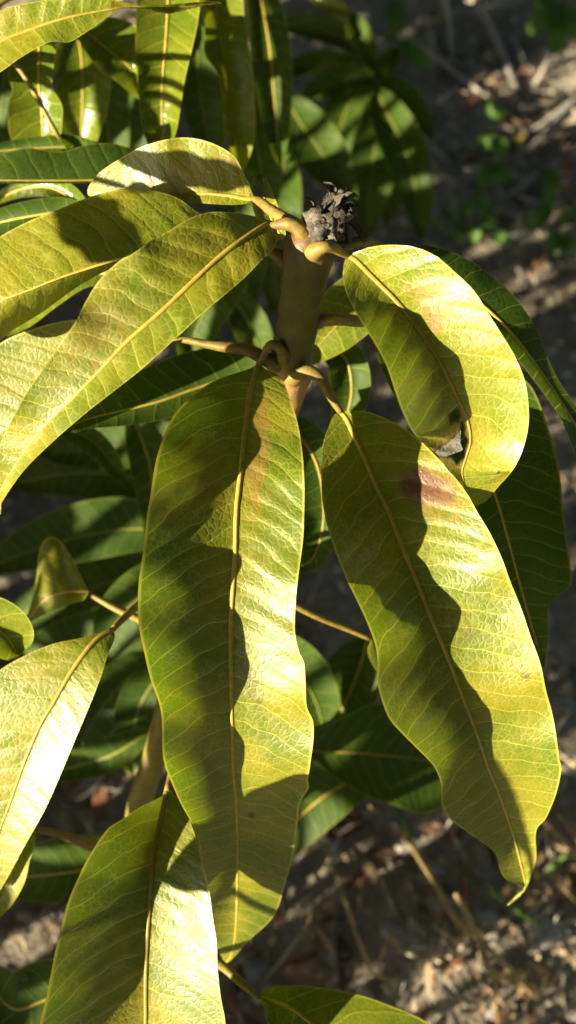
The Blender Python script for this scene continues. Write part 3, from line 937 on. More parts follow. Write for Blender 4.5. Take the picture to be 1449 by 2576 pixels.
    # bottom leaf
    leaf(root,
         [(652, 2509, .425), (724, 2532, .42), (774, 2567, .416), (860, 2640, .413), (950, 2745, .42)],
         [(652, 2507), (664, 2488), (695, 2482), (724, 2479), (764, 2480), (824, 2487), (899, 2502), (974, 2527), (1074, 2572), (1110, 2630), (1060, 2720), (950, 2745)],
         [(652, 2511), (665, 2537), (675, 2576), (720, 2660), (830, 2735), (950, 2745)], hl=-.003, hr=.005, p=1.4, n=70, m=16, mat=M_GLOSS, rib=1.0,
         pet=[(440, 2300, .52, 2.4), (500, 2390, .47, 2.2), (560, 2430, .44, 2.0), (605, 2470, .43, 1.8), (655, 2510, .425, 1.3)])
    # shaded foliage further down
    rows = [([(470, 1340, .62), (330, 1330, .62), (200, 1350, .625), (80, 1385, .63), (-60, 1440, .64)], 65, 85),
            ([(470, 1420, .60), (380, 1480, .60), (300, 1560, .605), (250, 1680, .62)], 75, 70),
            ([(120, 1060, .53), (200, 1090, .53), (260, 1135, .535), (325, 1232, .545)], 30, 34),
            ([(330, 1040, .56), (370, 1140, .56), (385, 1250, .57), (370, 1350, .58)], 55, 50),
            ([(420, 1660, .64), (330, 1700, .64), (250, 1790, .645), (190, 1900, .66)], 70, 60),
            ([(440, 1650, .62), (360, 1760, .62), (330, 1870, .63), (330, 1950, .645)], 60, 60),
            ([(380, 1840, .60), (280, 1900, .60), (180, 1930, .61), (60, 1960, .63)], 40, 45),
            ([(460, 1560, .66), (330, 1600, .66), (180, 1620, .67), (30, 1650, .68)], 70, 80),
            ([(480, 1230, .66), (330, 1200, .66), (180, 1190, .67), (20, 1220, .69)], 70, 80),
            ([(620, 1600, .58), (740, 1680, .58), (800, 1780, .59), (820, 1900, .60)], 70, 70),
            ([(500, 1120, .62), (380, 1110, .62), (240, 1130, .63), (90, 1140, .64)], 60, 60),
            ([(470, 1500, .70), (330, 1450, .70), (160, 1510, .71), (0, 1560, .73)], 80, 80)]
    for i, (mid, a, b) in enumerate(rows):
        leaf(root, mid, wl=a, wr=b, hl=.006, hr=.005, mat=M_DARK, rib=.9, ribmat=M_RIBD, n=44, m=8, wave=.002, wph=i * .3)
    return root


lower_shoot()


# ------------------------------------------------------------------ glossy shoot at the upper left
def upper_left_shoot():
    b = P(-260, 700, 0.95)
    root = thing('mango_shoot', 'glossy mango shoot with long strap leaves hanging behind the main shoot', 'mango shoot', (b[0], b[1], 0.0))
    base = np.array((b[0], b[1], 0.0))
    top = P(-190, 130, .47)
    cw = np.array([base, base * .6 + top * .4 + np.array((-.02, 0, 0)), base * .25 + top * .75 + np.array((-.02, 0, 0)), top])
    link('stem', tube_mesh('stem', crom(cw, 30), np.linspace(.011, .006, 30), 14, lump=.05), M_STEM, root)
    leaf(root,
         [(-150, 190, .40), (0, 105, .392), (60, 80, .390), (140, 52, .388), (210, 35, .388), (280, 23, .389), (325, 17, .391), (420, 22, .394), (500, 12, .398), (557, 9, .402)],
         [(-150, 187), (-90, 85), (0, 27), (50, 12), (130, -3), (200, -14), (270, -6), (320, 7), (400, 12), (500, 5), (545, 4), (557, 8)],
         [(-150, 193), (-80, 230), (0, 182), (60, 140), (125, 106), (170, 107), (200, 92), (240, 65), (270, 42), (300, 24), (340, 21), (415, 34), (450, 30), (500, 17), (530, 12), (557, 10)],
         hl=.003, hr=.006, p=1.4, wave=.001, n=110, m=16, mat=M_PALE, rib=.75, quilt=.0002, pet=[(-190, 135, .47, 2.4), (-185, 170, .43, 2.0), (-150, 190, .40, 1.2)])
    leaf(root, [(100, 60, .47), (99, 130, .468), (98, 210, .47), (105, 280, .475), (107, 355, .482), (100, 430, .49)],
         [(100, 60), (55, 120), (20, 180), (30, 225), (20, 270), (25, 340), (60, 410), (100, 430)], [(100, 60), (138, 108), (136, 150), (132, 215), (155, 265), (156, 300), (147, 360), (100, 430)],
         hl=.003, hr=.007, n=70, mat=M_GLOSS, rib=.9, wave=.001, pet=[(-188, 140, .47, 2.2), (-80, 60, .46, 1.9), (30, 35, .466, 1.6), (100, 62, .47, 1.2)])
    leaf(root, [(150, 340, .455), (190, 370, .46), (160, 410, .465), (60, 425, .47), (-60, 430, .48)], wl=30, wr=34, mat=M_DARK, rib=.6, n=40,
         pet=[(-190, 135, .47, 1.8), (-40, 110, .45, 1.5), (36, 160, .445, 1.2), (75, 213, .446, 1.2), (105, 268, .448, 1.2), (135, 322, .452, 1.1), (152, 350, .455, .9)])
    leaf(root, [(190, 60, .55), (205, 140, .548), (208, 240, .55), (205, 330, .56), (200, 420, .575)], wl=72, wr=70, hl=.008, hr=.006, mat=M_GLOSS, rib=.8, n=60, base=.4)
    leaf(root, [(160, 40, .51), (230, 90, .51), (290, 140, .51), (330, 175, .512), (351, 250, .52)],
         [(160, 38), (230, 38), (280, 42), (338, 62), (349, 110), (346, 160), (352, 250)], [(160, 42), (195, 100), (245, 168), (290, 203), (349, 250)], hl=.004, hr=.006, n=60, mat=M_GLOSS, rib=.7)
    leaf(root, [(438, -110, .475), (430, -60, .473), (424, 0, .47), (418, 100, .47), (408, 225, .474), (407, 340, .482), (398, 430, .492)],
         [(437, -110), (370, -70), (345, 0), (342, 60), (341, 120), (346, 180), (350, 250), (360, 330), (398, 430)], [(439, -110), (490, -60), (500, 0), (500, 40), (485, 115), (465, 200), (455, 260), (440, 340), (398, 430)],
         hl=.004, hr=.007, n=80, m=14, mat=M_GLOSS, rib=.9, wave=.001, quilt=.00016, pet=[(-190, 130, .47, 2.4), (100, -60, .46, 2.1), (350, -160, .47, 1.8), (438, -108, .475, 1.3)])
    leaf(root, [(535, -130, .53), (540, -60, .525), (548, 50, .525), (565, 160, .528), (577, 260, .535), (592, 360, .545), (604, 450, .56)],
         [(534, -130), (500, -60), (505, 30), (515, 75), (515, 135), (550, 190), (560, 260), (565, 330), (604, 450)], [(536, -130), (600, -60), (616, 60), (632, 160), (640, 250), (640, 350), (604, 450)],
         hl=.010, hr=.006, n=80, m=14, mat=M_GLOSS, rib=.9, wave=.0015)
    leaf(root, [(640, -90, .62), (668, 50, .615), (685, 180, .62), (695, 300, .635), (705, 420, .655)], wl=52, wr=50, mat=M_DARK, rib=.9, n=50)
    leaf(root,
         [(420, 440, .43), (330, 448, .425), (220, 453, .422), (100, 454, .42), (0, 454, .42), (-100, 460, .425)],
         [(420, 438), (380, 400), (330, 374), (280, 361), (225, 362), (165, 380), (125, 380), (75, 372), (25, 380), (0, 388), (-60, 420), (-100, 460)],
         [(420, 442), (330, 455), (220, 461), (100, 462), (0, 462), (-100, 462)], hl=-.004, hr=-.004, n=60, mat=M_DARK, rib=.6)
    leaf(root, [(300, 400, .47), (200, 372, .47), (100, 372, .472), (0, 380, .475), (-80, 390, .48)], wl=34, wr=30, mat=M_DARK, rib=.6, n=40)
    leaf(root, [(260, 560, .43), (170, 535, .43), (70, 545, .432), (-40, 570, .44), (-120, 600, .45)], wl=42, wr=40, mat=M_DARK, rib=.7, n=44)
    leaf(root, [(230, 560, .46), (180, 500, .46), (120, 470, .462), (40, 480, .47), (-30, 520, .48)], wl=26, wr=30, mat=M_GLOSS, rib=1.0, n=44)
    leaf(root, [(300, 690, .44), (200, 690, .445), (120, 740, .45), (60, 800, .46), (0, 850, .47)], wl=40, wr=36, mat=M_GLOSS, rib=.8, n=44)
    # unseen leaves added sunward to cast shade bands on the left-hand leaves
    for pts, w_, k_ in (([(90, 500, .364), (170, 560, .362), (250, 605, .362), (350, 650, .362)], 66, .17), ([(290, 395, .382), (390, 420, .374), (500, 440, .370), (640, 452, .368)], 52, .20)):
        q = sunward(pts, k_)
        f = q[0][2] / pts[0][2]
        b0 = inv(top)
        leaf(root, q, wl=w_ / f, wr=w_ / f, hl=.002, hr=.002, mat=M_GLOSS, rib=.8, n=50, edge_wave=.10,
             pet=[(*b0, 2.0), ((b0[0] + q[0][0]) / 2, (b0[1] + q[0][1]) / 2 - 60, (b0[2] + q[0][2]) / 2, 1.7), (*q[0], 1.2)])
    more = [([(270, 130, .62), (265, 250, .62), (275, 360, .63), (290, 470, .65)], 60, 55), ([(500, 60, .62), (500, 200, .62), (520, 330, .63), (545, 460, .65)], 55, 50),
            ([(60, 20, .62), (20, 140, .62), (0, 280, .63), (-10, 400, .65)], 60, 60), ([(330, 60, .68), (320, 220, .68), (330, 380, .70), (350, 520, .73)], 70, 60),
            ([(620, 200, .66), (640, 330, .66), (660, 450, .68), (670, 580, .70)], 60, 55), ([(560, 420, .62), (600, 540, .62), (620, 660, .64), (615, 790, .66)], 60, 60),
            ([(620, 640, .58), (540, 740, .58), (490, 840, .59), (470, 940, .60)], 60, 60), ([(720, 380, .72), (700, 520, .72), (690, 650, .74), (690, 790, .77)], 60, 60),
            ([(560, 720, .64), (620, 800, .64), (650, 880, .65), (660, 980, .67)], 45, 45)]
    for i, (mid, a, c) in enumerate(more):
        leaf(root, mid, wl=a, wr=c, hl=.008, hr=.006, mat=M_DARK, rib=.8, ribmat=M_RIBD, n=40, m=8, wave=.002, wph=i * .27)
    return root


upper_left_shoot()


# ------------------------------------------------------------------ young mango plant beyond
def seedling():
    g = PG(985, 420)
    root = thing('mango_seedling', 'young mango plant with dark narrow leaves in shade beyond the dried tip', 'mango plant', (g[0], g[1], gz(g[0], g[1])))
    top = P(880, 30, .86)
    mid = P(944, 205, .88)
    c = crom(np.array([(g[0], g[1], gz(g[0], g[1]) - .01), mid * .5 + g * .5, mid, top]), 24)
    link('stem', tube_mesh('stem', c, np.linspace(.006, .0028, 24), 10, lump=.06), M_BARK, root)
    rows = [([(942, 204, .87), (900, 192, .86), (850, 208, .86), (795, 228, .865), (752, 254, .875)], 32, 40), ([(930, 170, .90), (870, 166, .89), (800, 160, .895), (735, 174, .90), (690, 195, .91)], 30, 36),
            ([(925, 145, .92), (870, 100, .915), (800, 75, .92), (735, 66, .93), (680, 80, .94)], 30, 42), ([(946, 215, .87), (965, 265, .86), (1000, 335, .855), (1030, 410, .86), (1052, 510, .87), (1063, 605, .885)], 56, 56),
            ([(715, 235, .84), (750, 300, .835), (800, 370, .835), (850, 445, .84), (895, 510, .85)], 64, 64), ([(950, 225, .90), (955, 300, .89), (940, 400, .89), (928, 500, .90), (920, 610, .92)], 60, 60),
            ([(960, 230, .92), (990, 330, .92), (990, 430, .925), (972, 570, .945)], 48, 48), ([(952, 203, .88), (1000, 228, .88), (1040, 270, .885), (1092, 350, .90)], 34, 30),
            ([(945, 195, .87), (975, 160, .865), (1005, 120, .87)], 30, 28), ([(885, 35, .85), (905, 80, .845), (925, 125, .85), (940, 172, .86)], 28, 34),
            ([(945, 210, .93), (880, 260, .93), (850, 350, .935), (830, 440, .95)], 55, 55), ([(720, 120, .9), (690, 180, .9), (680, 260, .91), (690, 350, .93)], 50, 50)]
    for i, (m_, a, b) in enumerate(rows):
        leaf(root, m_, wl=a, wr=b, hl=.008, hr=.008, mat=M_DARK, rib=.9, ribmat=M_RIBD, n=44, m=8, wave=.002, wph=.31 * i)
    leaf(root, [(884, 38, .85), (835, 16, .845), (770, -14, .85)], wl=20, wr=22, mat=M_PALE, rib=.8, n=30, m=6)
    return root


seedling()


# ------------------------------------------------------------------ weeds
def weed(label, stems, leaflets, d0, group='leafy weeds on the soil', mat=None):
    x0, y0 = stems[0][0]
    g = PG(x0, y0)
    root = thing('weed_plant', label, 'weed', (g[0], g[1], gz(g[0], g[1])), group)
    for (a, b) in stems:
        p0 = PG(*a)
        p0[2] = gz(p0[0], p0[1]) - .004
        dist = np.dot(p0 - CAM, FWD)
        p1 = P(b[0], b[1], dist - d0)
        mid = (p0 + p1) / 2 + np.array((.006, 0, .006))
        link('stem', tube_mesh('stem', crom(np.array([p0, mid, p1]), 12), np.linspace(.0016, .0008, 12), 7), M_GRASS, root)
        depth = dist - d0
    for i, (bx, by, tx, ty, wd) in enumerate(leaflets):
        mx_, my_ = (bx + tx) / 2 + 4 * math.sin(i * 2.1), (by + ty) / 2 + 4 * math.cos(i * 1.7)
        dd = depth + .01 * math.sin(i * 1.3)
        leaf(root, [(bx, by, dd), (mx_, my_, dd - .006), (tx, ty, dd + .006)], wl=wd, wr=wd, hl=.003, hr=.003, mat=mat or M_WEED, rib=.5, ribmat=M_RIBD, n=24, m=6, base=.5, tip=.45)
    return root


weed('weed with broad oval leaflets leaning in beside the grey twigs at the upper corner', [((1470, 160), (1410, 10))],
     [(1395, -5, 1328, 88, 24), (1405, 15, 1392, 140, 27), (1410, 5, 1455, 95, 24), (1380, -10, 1340, 20, 18), (1430, 20, 1475, 60, 24)], .16)
weed('weed with oval green leaflets standing lowest on the shaded soil edge', [((1420, 700), (1395, 520)), ((1430, 690), (1400, 610))],
     [(1392, 505, 1382, 418, 22), (1390, 520, 1322, 575, 22), (1396, 525, 1362, 500, 16), (1400, 610, 1385, 640, 16), (1405, 560, 1450, 520, 22), (1405, 580, 1385, 632, 20), (1410, 600, 1460, 640, 24)], .10)
weed('small weed between the seedling and the pale twigs', [((1245, 480), (1235, 300))],
     [(1235, 300, 1222, 244, 10), (1238, 300, 1275, 262, 14), (1236, 330, 1215, 380, 20), (1240, 340, 1270, 390, 22), (1236, 400, 1205, 470, 24), (1242, 400, 1275, 460, 24), (1240, 260, 1220, 250, 10)], .06)
weed('low sprawling weed right behind the pale holed leaf', [((1180, 640), (1160, 560)), ((1230, 620), (1210, 540))],
     [(1160, 560, 1115, 520, 16), (1165, 560, 1140, 610, 18), (1170, 550, 1190, 500, 16), (1205, 540, 1240, 500, 18), (1210, 545, 1255, 570, 18), (1205, 560, 1190, 610, 16), (1120, 590, 1080, 560, 14), (1240, 590, 1290, 610, 18), (1215, 520, 1200, 470, 14)], .04)
weed('weed with two upright oval leaflets above the seedling node', [((1020, 190), (1000, 95))],
     [(998, 85, 990, -5, 27), (1005, 98, 1076, 172, 24), (1000, 92, 960, 110, 14)], .10)


# ------------------------------------------------------------------ things lying on the ground
def ground_path(pts, lift=0.006):
    out = []
    for p in pts:
        x, y = p[0], p[1]
        z = p[2] if len(p) > 2 else lift
        q = PG(x, y, z)
        for _ in range(3):
            q = PG(x, y, gz(q[0], q[1]) + z)
        out.append(q)
    return np.array(out)


def c2(q):
    return [(724.5 + a[0] * .5, a[1] * .5, *a[2:]) for a in q]


def c8(q):
    return [(724.5 + a[0] * .5, 1932 + a[1] * .5, *a[2:]) for a in q]


def twig(label, pts, r0, r1, mat=None, name='twig', cat='twig', group=None, lump=.2, flat=1.0):
    g = ground_path(pts)
    o = link(name, tube_mesh(name, crom(g, 30), np.linspace(r0, r1, 30) * .001, 8, lump=lump, flat=flat, flat_dir=(0, 0, 1)), mat or M_TWIG)
    tag(o, label, cat, group)
    return o


GT = 'grey twigs on the shaded soil'
twig('thick pale grey twig running down past the upright oval leaflets of the weed', c2([(930, -20, .03), (1000, 90, .03), (1060, 220, .02), (1120, 370, .01), (1165, 500, .006), (1200, 620, .004)]), 6.5, 4.5, group=GT)
twig('straight thin grey twig beside the thick pale grey one', c2([(790, -20, .01), (815, 120, .012), (830, 320, .005)]), 5, 3.5, group=GT)
twig('long brownish twig slanting from the weed leaflet across the soil', c2([(575, 165, .03), (720, 270, .02), (850, 370, .015), (970, 465, .01), (1090, 530, .006)]), 4.5, 3, group=GT)
twig('short grey twig crossing under the long slanting one', c2([(700, 565, .006), (790, 490, .01), (890, 420, .006)]), 3.5, 3, group=GT)
twig('bleached whitish twig with a pointed end near the yellow flower', c2([(1215, 755, .008), (1300, 660, .02), (1430, 530, .03)]), 3.5, 6, group=GT)
twig('pale twig lying across the bleached whitish one', c2([(1130, 690, .004), (1260, 635, .012), (1470, 480, .012)]), 3, 5, group=GT)
twig('grey twig half buried right of the seedling leaf tip', c2([(780, 745, .004), (900, 742, .008), (1030, 725, .004)]), 5, 4, group=GT)
twig('short pale twig above the low sprawling weed', c2([(1100, 905, .004), (1200, 885, .008), (1300, 878, .004)]), 4, 3.5, group=GT)
twig('thin twig along the low sprawling weed', c2([(1060, 1220, .005), (1160, 1180, .008), (1260, 1150, .005)]), 4, 3, group=GT)
twig('upright pale stalk leaning behind the bleached twig', c2([(1240, 430, .005), (1290, 340, .03), (1345, 225, .04)]), 4, 2.5, group=GT)
twig('twig bending over the top edge of the soil', c2([(880, -5, .02), (960, 10, .03), (1060, 22, .03), (1190, -2, .02)]), 4, 3, group=GT)
twig('forked thin twig beside the straight grey one', c2([(720, 160, .004), (735, 240, .006), (760, 310, .004)]), 4, 3, group=GT)
twig('thin arching reddish stem right of the leaf behind the pale holed leaf', [(1455, 655, .10), (1410, 690, .11), (1370, 740, .09), (1350, 790, .05), (1342, 830, .01)], 2.2, 1.8, mat=M_BARK, lump=.05)
r = random.Random(11)
for k in range(26):
    x, y = r.uniform(1050, 1460), r.uniform(10, 620)
    a, ln = r.uniform(0, math.pi), r.uniform(25, 95)
    twig('thin grey twig scrap among the dry chaff', [(x, y, .004), (x + ln * .5 * math.cos(a) + r.uniform(-6, 6), y + ln * .5 * math.sin(a), r.uniform(.006, .02)), (x + ln * math.cos(a), y + ln * math.sin(a), .005)],
         r.uniform(1.5, 3.2), r.uniform(1, 2.2), group='twig scraps on the soil')

# dry grass
GG = 'dry grass blades on the soil'
twig('long bright straw blade crossing another below the tip of the purple-spotted leaf', c8([(560, 300, .02), (640, 420, .06), (740, 580, .10), (850, 760, .12), (980, 880, .12), (1100, 1000, .10), (1240, 1140, .06)]), 2.2, 2.9, M_STRAW, 'grass_straw', 'straw', GG, .1, .35)
twig('kinked straw blade that bends where it crosses the long bright one', c8([(845, 630, .14), (925, 780, .13), (975, 895, .12), (1010, 1000, .12), (1080, 1055, .10), (1235, 1115, .05)]), 2.4, 3.4, M_STRAW, 'grass_straw', 'straw', GG, .1, .35)
twig('thick straw stalk leaning beside the wavy right edge of the spotted leaf', c8([(1275, 250, .10), (1380, 360, .10), (1470, 450, .08)]), 3.0, 3.2, M_STRAW, 'grass_straw', 'straw', GG, .1, .5)
twig('second straw stalk parallel above the thick one', c8([(1360, 220, .05), (1410, 290, .05), (1480, 390, .04)]), 3.2, 3.2, M_STRAW, 'grass_straw', 'straw', GG, .1, .5)
twig('thin upright straw under the shaded leaves in front of the litter', c8([(170, 330, .01), (230, 500, .05), (290, 670, .06), (350, 850, .05), (420, 1020, .02)]), 1.3, 1.8, M_STRAW, 'grass_straw', 'straw', GG, .1, .5)
twig('thin green grass blade curving below the spotted leaf', c8([(860, 460, .03), (890, 530, .05), (980, 600, .05), (1110, 670, .02)]), 2.2, 1.4, M_GRASS, 'grass_sprig', 'grass', None, .05, .3)
twig('green grass blade standing below the dark leaf tips', c8([(540, 180, .06), (590, 290, .06), (630, 400, .03), (690, 520, .01)]), 2.0, 2.6, M_GRASS, 'grass_sprig', 'grass', None, .05, .3)
twig('short green blade beside the thick straw stalk', c8([(1310, 520, .02), (1370, 460, .05), (1440, 420, .06)]), 3, 2.4, M_GRASS, 'grass_sprig', 'grass', None, .05, .3)
twig('lone green blade at the foot of the curving one', c8([(1130, 700, .01), (1200, 750, .03), (1270, 790, .02)]), 2.6, 1.4, M_GRASS, 'grass_sprig', 'grass', None, .05, .3)
for k in range(46):
    x, y = r.uniform(700, 1460), r.uniform(2010, 2570)
    a, ln = r.uniform(0.3, 2.2), r.uniform(40, 130)
    twig('thin yellow dry grass straw in the leaf litter' if k % 3 else 'thin grey grass straw in the leaf litter', [(x, y, .004), (x + ln * .5 * math.cos(a) + r.uniform(-9, 9), y + ln * .5 * math.sin(a), r.uniform(.008, .05)), (x + ln * math.cos(a), y + ln * math.sin(a), .006)],
         r.uniform(.7, 1.6), r.uniform(.6, 1.2), M_STRAW if k % 3 else M_TWIG, 'grass_straw', 'straw', 'dry straws in the litter', .1, .5)

# fallen leaves
M_DRYS = [simple_material('dry_leaf_' + nm, c_a, c_b, 70, 0.75, 0.6, 0.001, c3=c_c, trans=tuple(v * .8 for v in c_a))
          for nm, c_a, c_b, c_c in (('tan', (.36, .265, .165), (.26, .175, .10), (.42, .34, .24)), ('dark', (.16, .10, .062), (.10, .062, .04), (.20, .14, .09)),
                                    ('red', (.29, .145, .085), (.20, .09, .055), (.33, .20, .13)), ('grey', (.38, .35, .31), (.27, .24, .205), (.44, .41, .37)))]
protos = [[] for _ in range(4)]
for k in range(24):
    me = leaf3d('dry_leaf', r.uniform(.05, .09), r.uniform(.016, .03), r.uniform(.2, 1.3), r.uniform(-.2, .5), 9, 2, r.uniform(-.5, .7), r.uniform(0, .004))
    me.materials.append(M_DRYS[k % 4])
    protos[k % 4].append(me)


def scatter_leaf(x, y, sc, where):
    q = ground_path([(x, y, .008)])[0]
    o = bpy.data.objects.new('dry_leaf', protos[0][0])
    COL.objects.link(o)
    o.location = q + np.array((0, 0, r.uniform(0, .008)))
    o.rotation_euler = (r.uniform(-.5, .5), r.uniform(-.3, .4), r.uniform(0, math.tau))
    o.scale = (sc, sc * r.uniform(.8, 1.2), sc)
    k = r.randrange(4)
    o.data = r.choice(protos[k])
    tag(o, ('tan', 'dark brown', 'reddish brown', 'bleached grey')[k] + ' curled dead leaf lying ' + where, 'dead leaf', 'dead leaves on the ground')


for k in range(110):
    scatter_leaf(r.uniform(1060, 1460), r.uniform(-10, 760), r.uniform(.35, .75), 'among the grey twigs')
for k in range(110):
    scatter_leaf(r.uniform(560, 1460), r.uniform(1990, 2590), r.uniform(.3, .7), 'among the dry straws below the spotted leaf')
for k in range(60):
    scatter_leaf(r.uniform(-20, 560), r.uniform(1600, 2590), r.uniform(.35, .8), 'under the lower shoot')

# pebbles
STONES = [(1255, 190, 9, 'reddish stone lying between the two long grey twigs'), (1290, 488, 8, 'small pale stone beside the low sprawling weed'), (1410, 1775, 13, 'rounded pale stone behind the right edge of the spotted leaf'),
          (1375, 2350, 14, 'largest grey stone, below the tip of the spotted leaf'), (1085, 2190, 10, 'grey stone where the green blade meets the litter'), (1395, 1985, 9, 'stone next to the thick straw stalk'),
          (840, 205, 6, 'tiny stone showing between the seedling leaves'), (1220, 2310, 8, 'small stone beside the crossing of the two straw blades'), (985, 2345, 7, 'tiny grey stone amid the straws under the dark leaves'), (640, 2440, 12, 'stone beside the petiole of the bottom leaf')]
for k, (x, y, sz, lab) in enumerate(STONES):
    q = ground_path([(x, y, .004)])[0]
    bm = bmesh.new()
    bmesh.ops.create_icosphere(bm, subdivisions=3, radius=1)
    for v in bm.verts:
        kk = 1 + .3 * mnoise.noise(v.co * 1.3 + Vector((k * 7, 0, 0)))
        v.co = Vector((v.co.x * kk * sz * .001 * 1.3, v.co.y * kk * sz * .001, v.co.z * kk * sz * .0007))
    me = bpy.data.meshes.new('pebble')
    bm.to_mesh(me)
    bm.free()
    me.polygons.foreach_set('use_smooth', [True] * len(me.polygons))
    o = link('pebble', me, M_PEB)
    o.location = q
    tag(o, lab, 'stone', 'small stones on the soil')

# yellow flower among the twigs
fq = ground_path([(1303, 346, .03)])[0]
fl = thing('weed_flower', 'tiny yellow flower standing among the grey twigs', 'flower', (fq[0], fq[1], gz(fq[0], fq[1])))
link('stalk', tube_mesh('stalk', crom(np.array([(fq[0], fq[1], gz(fq[0], fq[1]) - .002), (fq[0] + .004, fq[1], fq[2] * .6), fq]), 8), np.full(8, .0009), 6), M_GRASS, fl)
M_FLOW = simple_material('yellow_petal', (0.62, 0.48, 0.04), (0.55, 0.40, 0.03), 200, .5, .1, .0002)
pm = leaf3d('petal', .012, .010, .4, .2, 6, 2)
pm.materials.append(M_FLOW)
for k in range(5):
    o = bpy.data.objects.new('petal', pm)
    COL.objects.link(o)
    o.parent = fl
    o.location = Vector(fq) - fl.location
    o.rotation_euler = (0, -.4, k * math.tau / 5)


# ------------------------------------------------------------------ unseen low mango bushes added on the sunny side to shade soil and deep leaves
def shade_bush(by, y0, y1, stems, per, label, seed):
    r = random.Random(seed)
    bx = -0.80
    root = thing('added_mango_bush', label, 'bush', (bx, by, 0), 'low mango bushes added out of view to shade the soil and deep leaves')
    mes = []
    for k in range(5):
        me = leaf3d('leaf', r.uniform(.17, .23), r.uniform(.050, .068), r.uniform(.7, 1.3), r.uniform(.1, .35), 14, 3, 0, .003)
        me.materials.append(M_DARK)
        mes.append(me)
    for s in range(stems):
        sy = y0 + (y1 - y0) * (s + r.uniform(.1, .9)) / stems
        sx = r.uniform(-.86, -.64)
        back = -.55 - sx
        top = np.interp(sy + .567 * back, [-.6, -.3, -.2, -.1, 0, .2, .35, .9], [.50, .55, .60, .64, .68, .69, .75, .75]) + .305 * back
        h = top * r.uniform(.93, 1.0)
        c = crom(np.array([(bx * .5 + sx * .5, by * .6 + sy * .4, -.01), (sx - .02, sy, h * .5), (sx, sy, h)]), 16)
        link('stem', tube_mesh('stem', c, np.linspace(.009, .005, 16), 8), M_STEM, root)
        for k in range(per):
            o = bpy.data.objects.new('leaf', r.choice(mes))
            COL.objects.link(o)
            o.parent = root
            i = 15 - min(13, int(k * 1.1))
            o.location = Vector(c[i]) - Vector((bx, by, 0))
            o.rotation_euler = (r.uniform(-.4, .4), r.uniform(-.15, .40), k * 2.4 + r.uniform(-.3, .3))
    return root


shade_bush(-0.40, -.62, -.22, 9, 8, 'sparse low mango bush added out of view beside the pale leaf of the lower shoot', 21)
shade_bush(0.15, -.22, .50, 22, 13, 'dense low mango bush added out of view beside the large left leaf', 22)
shade_bush(0.90, .50, 1.30, 22, 13, 'dense low mango bush added out of view behind the glossy strap-leaved shoot', 23)


def added_shoot():  # unseen shoot, added so its leaves shade the long leaf tips
    root = thing('mango_shoot', 'mango shoot added out of view on the sunny side to shade the tips of the long leaves', 'mango shoot', (-.52, -.52, 0))
    top = np.array((-.36, -.38, .58))
    c = crom(np.array([(-.52, -.52, -.01), (-.50, -.50, .22), (-.44, -.44, .42), top]), 24)
    link('stem', tube_mesh('stem', c, np.linspace(.010, .006, 24), 12, lump=.05), M_STEM, root)
    b0 = inv(top)
    for pts, w_, v_, k_ in (([(1400, 2330, .442), (1300, 2100, .405), (1180, 1950, .388), (1060, 1820, .378)], 225, 200, .30), ([(560, 2130, .41), (760, 2035, .41), (960, 1930, .41), (1230, 1740, .41)], 95, 82, .25)):
        q = sunward(pts, k_)
        f = q[0][2] / pts[0][2]
        leaf(root, q, wl=w_ / f, wr=v_ / f, hl=.002, hr=.002, mat=M_GLOSS, rib=.9, n=60, edge_wave=.06, wf=2.2, tip=.55,
             pet=[(*b0, 2.2)] + ([(*v, 1.6) for v in sunward([(400, 2500, .41), (450, 2270, .41)], k_)] if pts[0][0] < 700 else [(*inv((top + P(*q[0])) / 2 + np.array((0, 0, .02))), 1.8)]) + [(*q[0], 1.2)])


added_shoot()


# ------------------------------------------------------------------ unseen orchard trees added round the spot to block sky light
def sky_block_tree(x, y, h, rad, seed, label):
    g = np.random.default_rng(seed)
    rr = random.Random(seed)
    root = thing('added_mango_tree', label, 'tree', (x, y, 0), 'unseen trees added around the plants to block sky light')
    c = crom(np.array([(x, y, -.05), (x + .04, y, h * .25), (x - .03, y + .03, h * .5), (x, y, h * .8)]), 20)
    tr = link('trunk', tube_mesh('trunk', c, np.linspace(.12, .04, 20), 14, lump=.1), M_BARK, root)
    for k in range(7):
        a = k * 2.4
        q = c[8 + k]
        e = q + np.array((math.cos(a) * rad * .75, math.sin(a) * rad * .75, h * .22))
        link('limb', tube_mesh('limb', crom(np.array([q, q * .5 + e * .5 + np.array((0, 0, -.08)), e]), 12), np.linspace(.04, .012, 12), 8), M_BARK, tr)
    n = 5200
    d = g.normal(size=(n, 3))
    d /= np.linalg.norm(d, axis=1, keepdims=True)
    rs = g.uniform(.35, 1, n) ** .5
    lump = np.array([1 + .28 * mnoise.noise(Vector(v * 2.2 + seed)) for v in d])
    pos = d * (rs * lump)[:, None] * np.array((rad, rad, h * .42)) + np.array((x, y, h * .60))
    pos[:, 2] = np.maximum(pos[:, 2], .25)
    ax = d * .6 + g.normal(size=(n, 3)) * .5 + np.array((0, 0, -.5))
    ax /= np.linalg.norm(ax, axis=1, keepdims=True)
    sd = np.cross(ax, g.normal(size=(n, 3)))
    sd /= np.linalg.norm(sd, axis=1, keepdims=True)
    ln = g.uniform(.14, .24, n)[:, None]
    wd = ln * .14
    up = np.cross(sd, ax)
    V = np.stack((pos, pos + ax * ln * .3 + sd * wd, pos + ax * ln * .35 - up * wd * .4, pos + ax * ln * .3 - sd * wd, pos + ax * ln * .7 + sd * wd * .8 - up * wd * .3, pos + ax * ln * .7 - sd * wd * .8 - up * wd * .3, pos + ax * ln - up * wd), 1).reshape(-1, 3)
    F = []
    for i in range(n):
        b = i * 7
        F += [(b, b + 1, b + 2), (b, b + 2, b + 3), (b + 2, b + 1, b + 4, b + 6), (b + 3, b + 2, b + 6, b + 5)]
    link('crown', mesh_from('crown', V, F), M_CROWN, root)


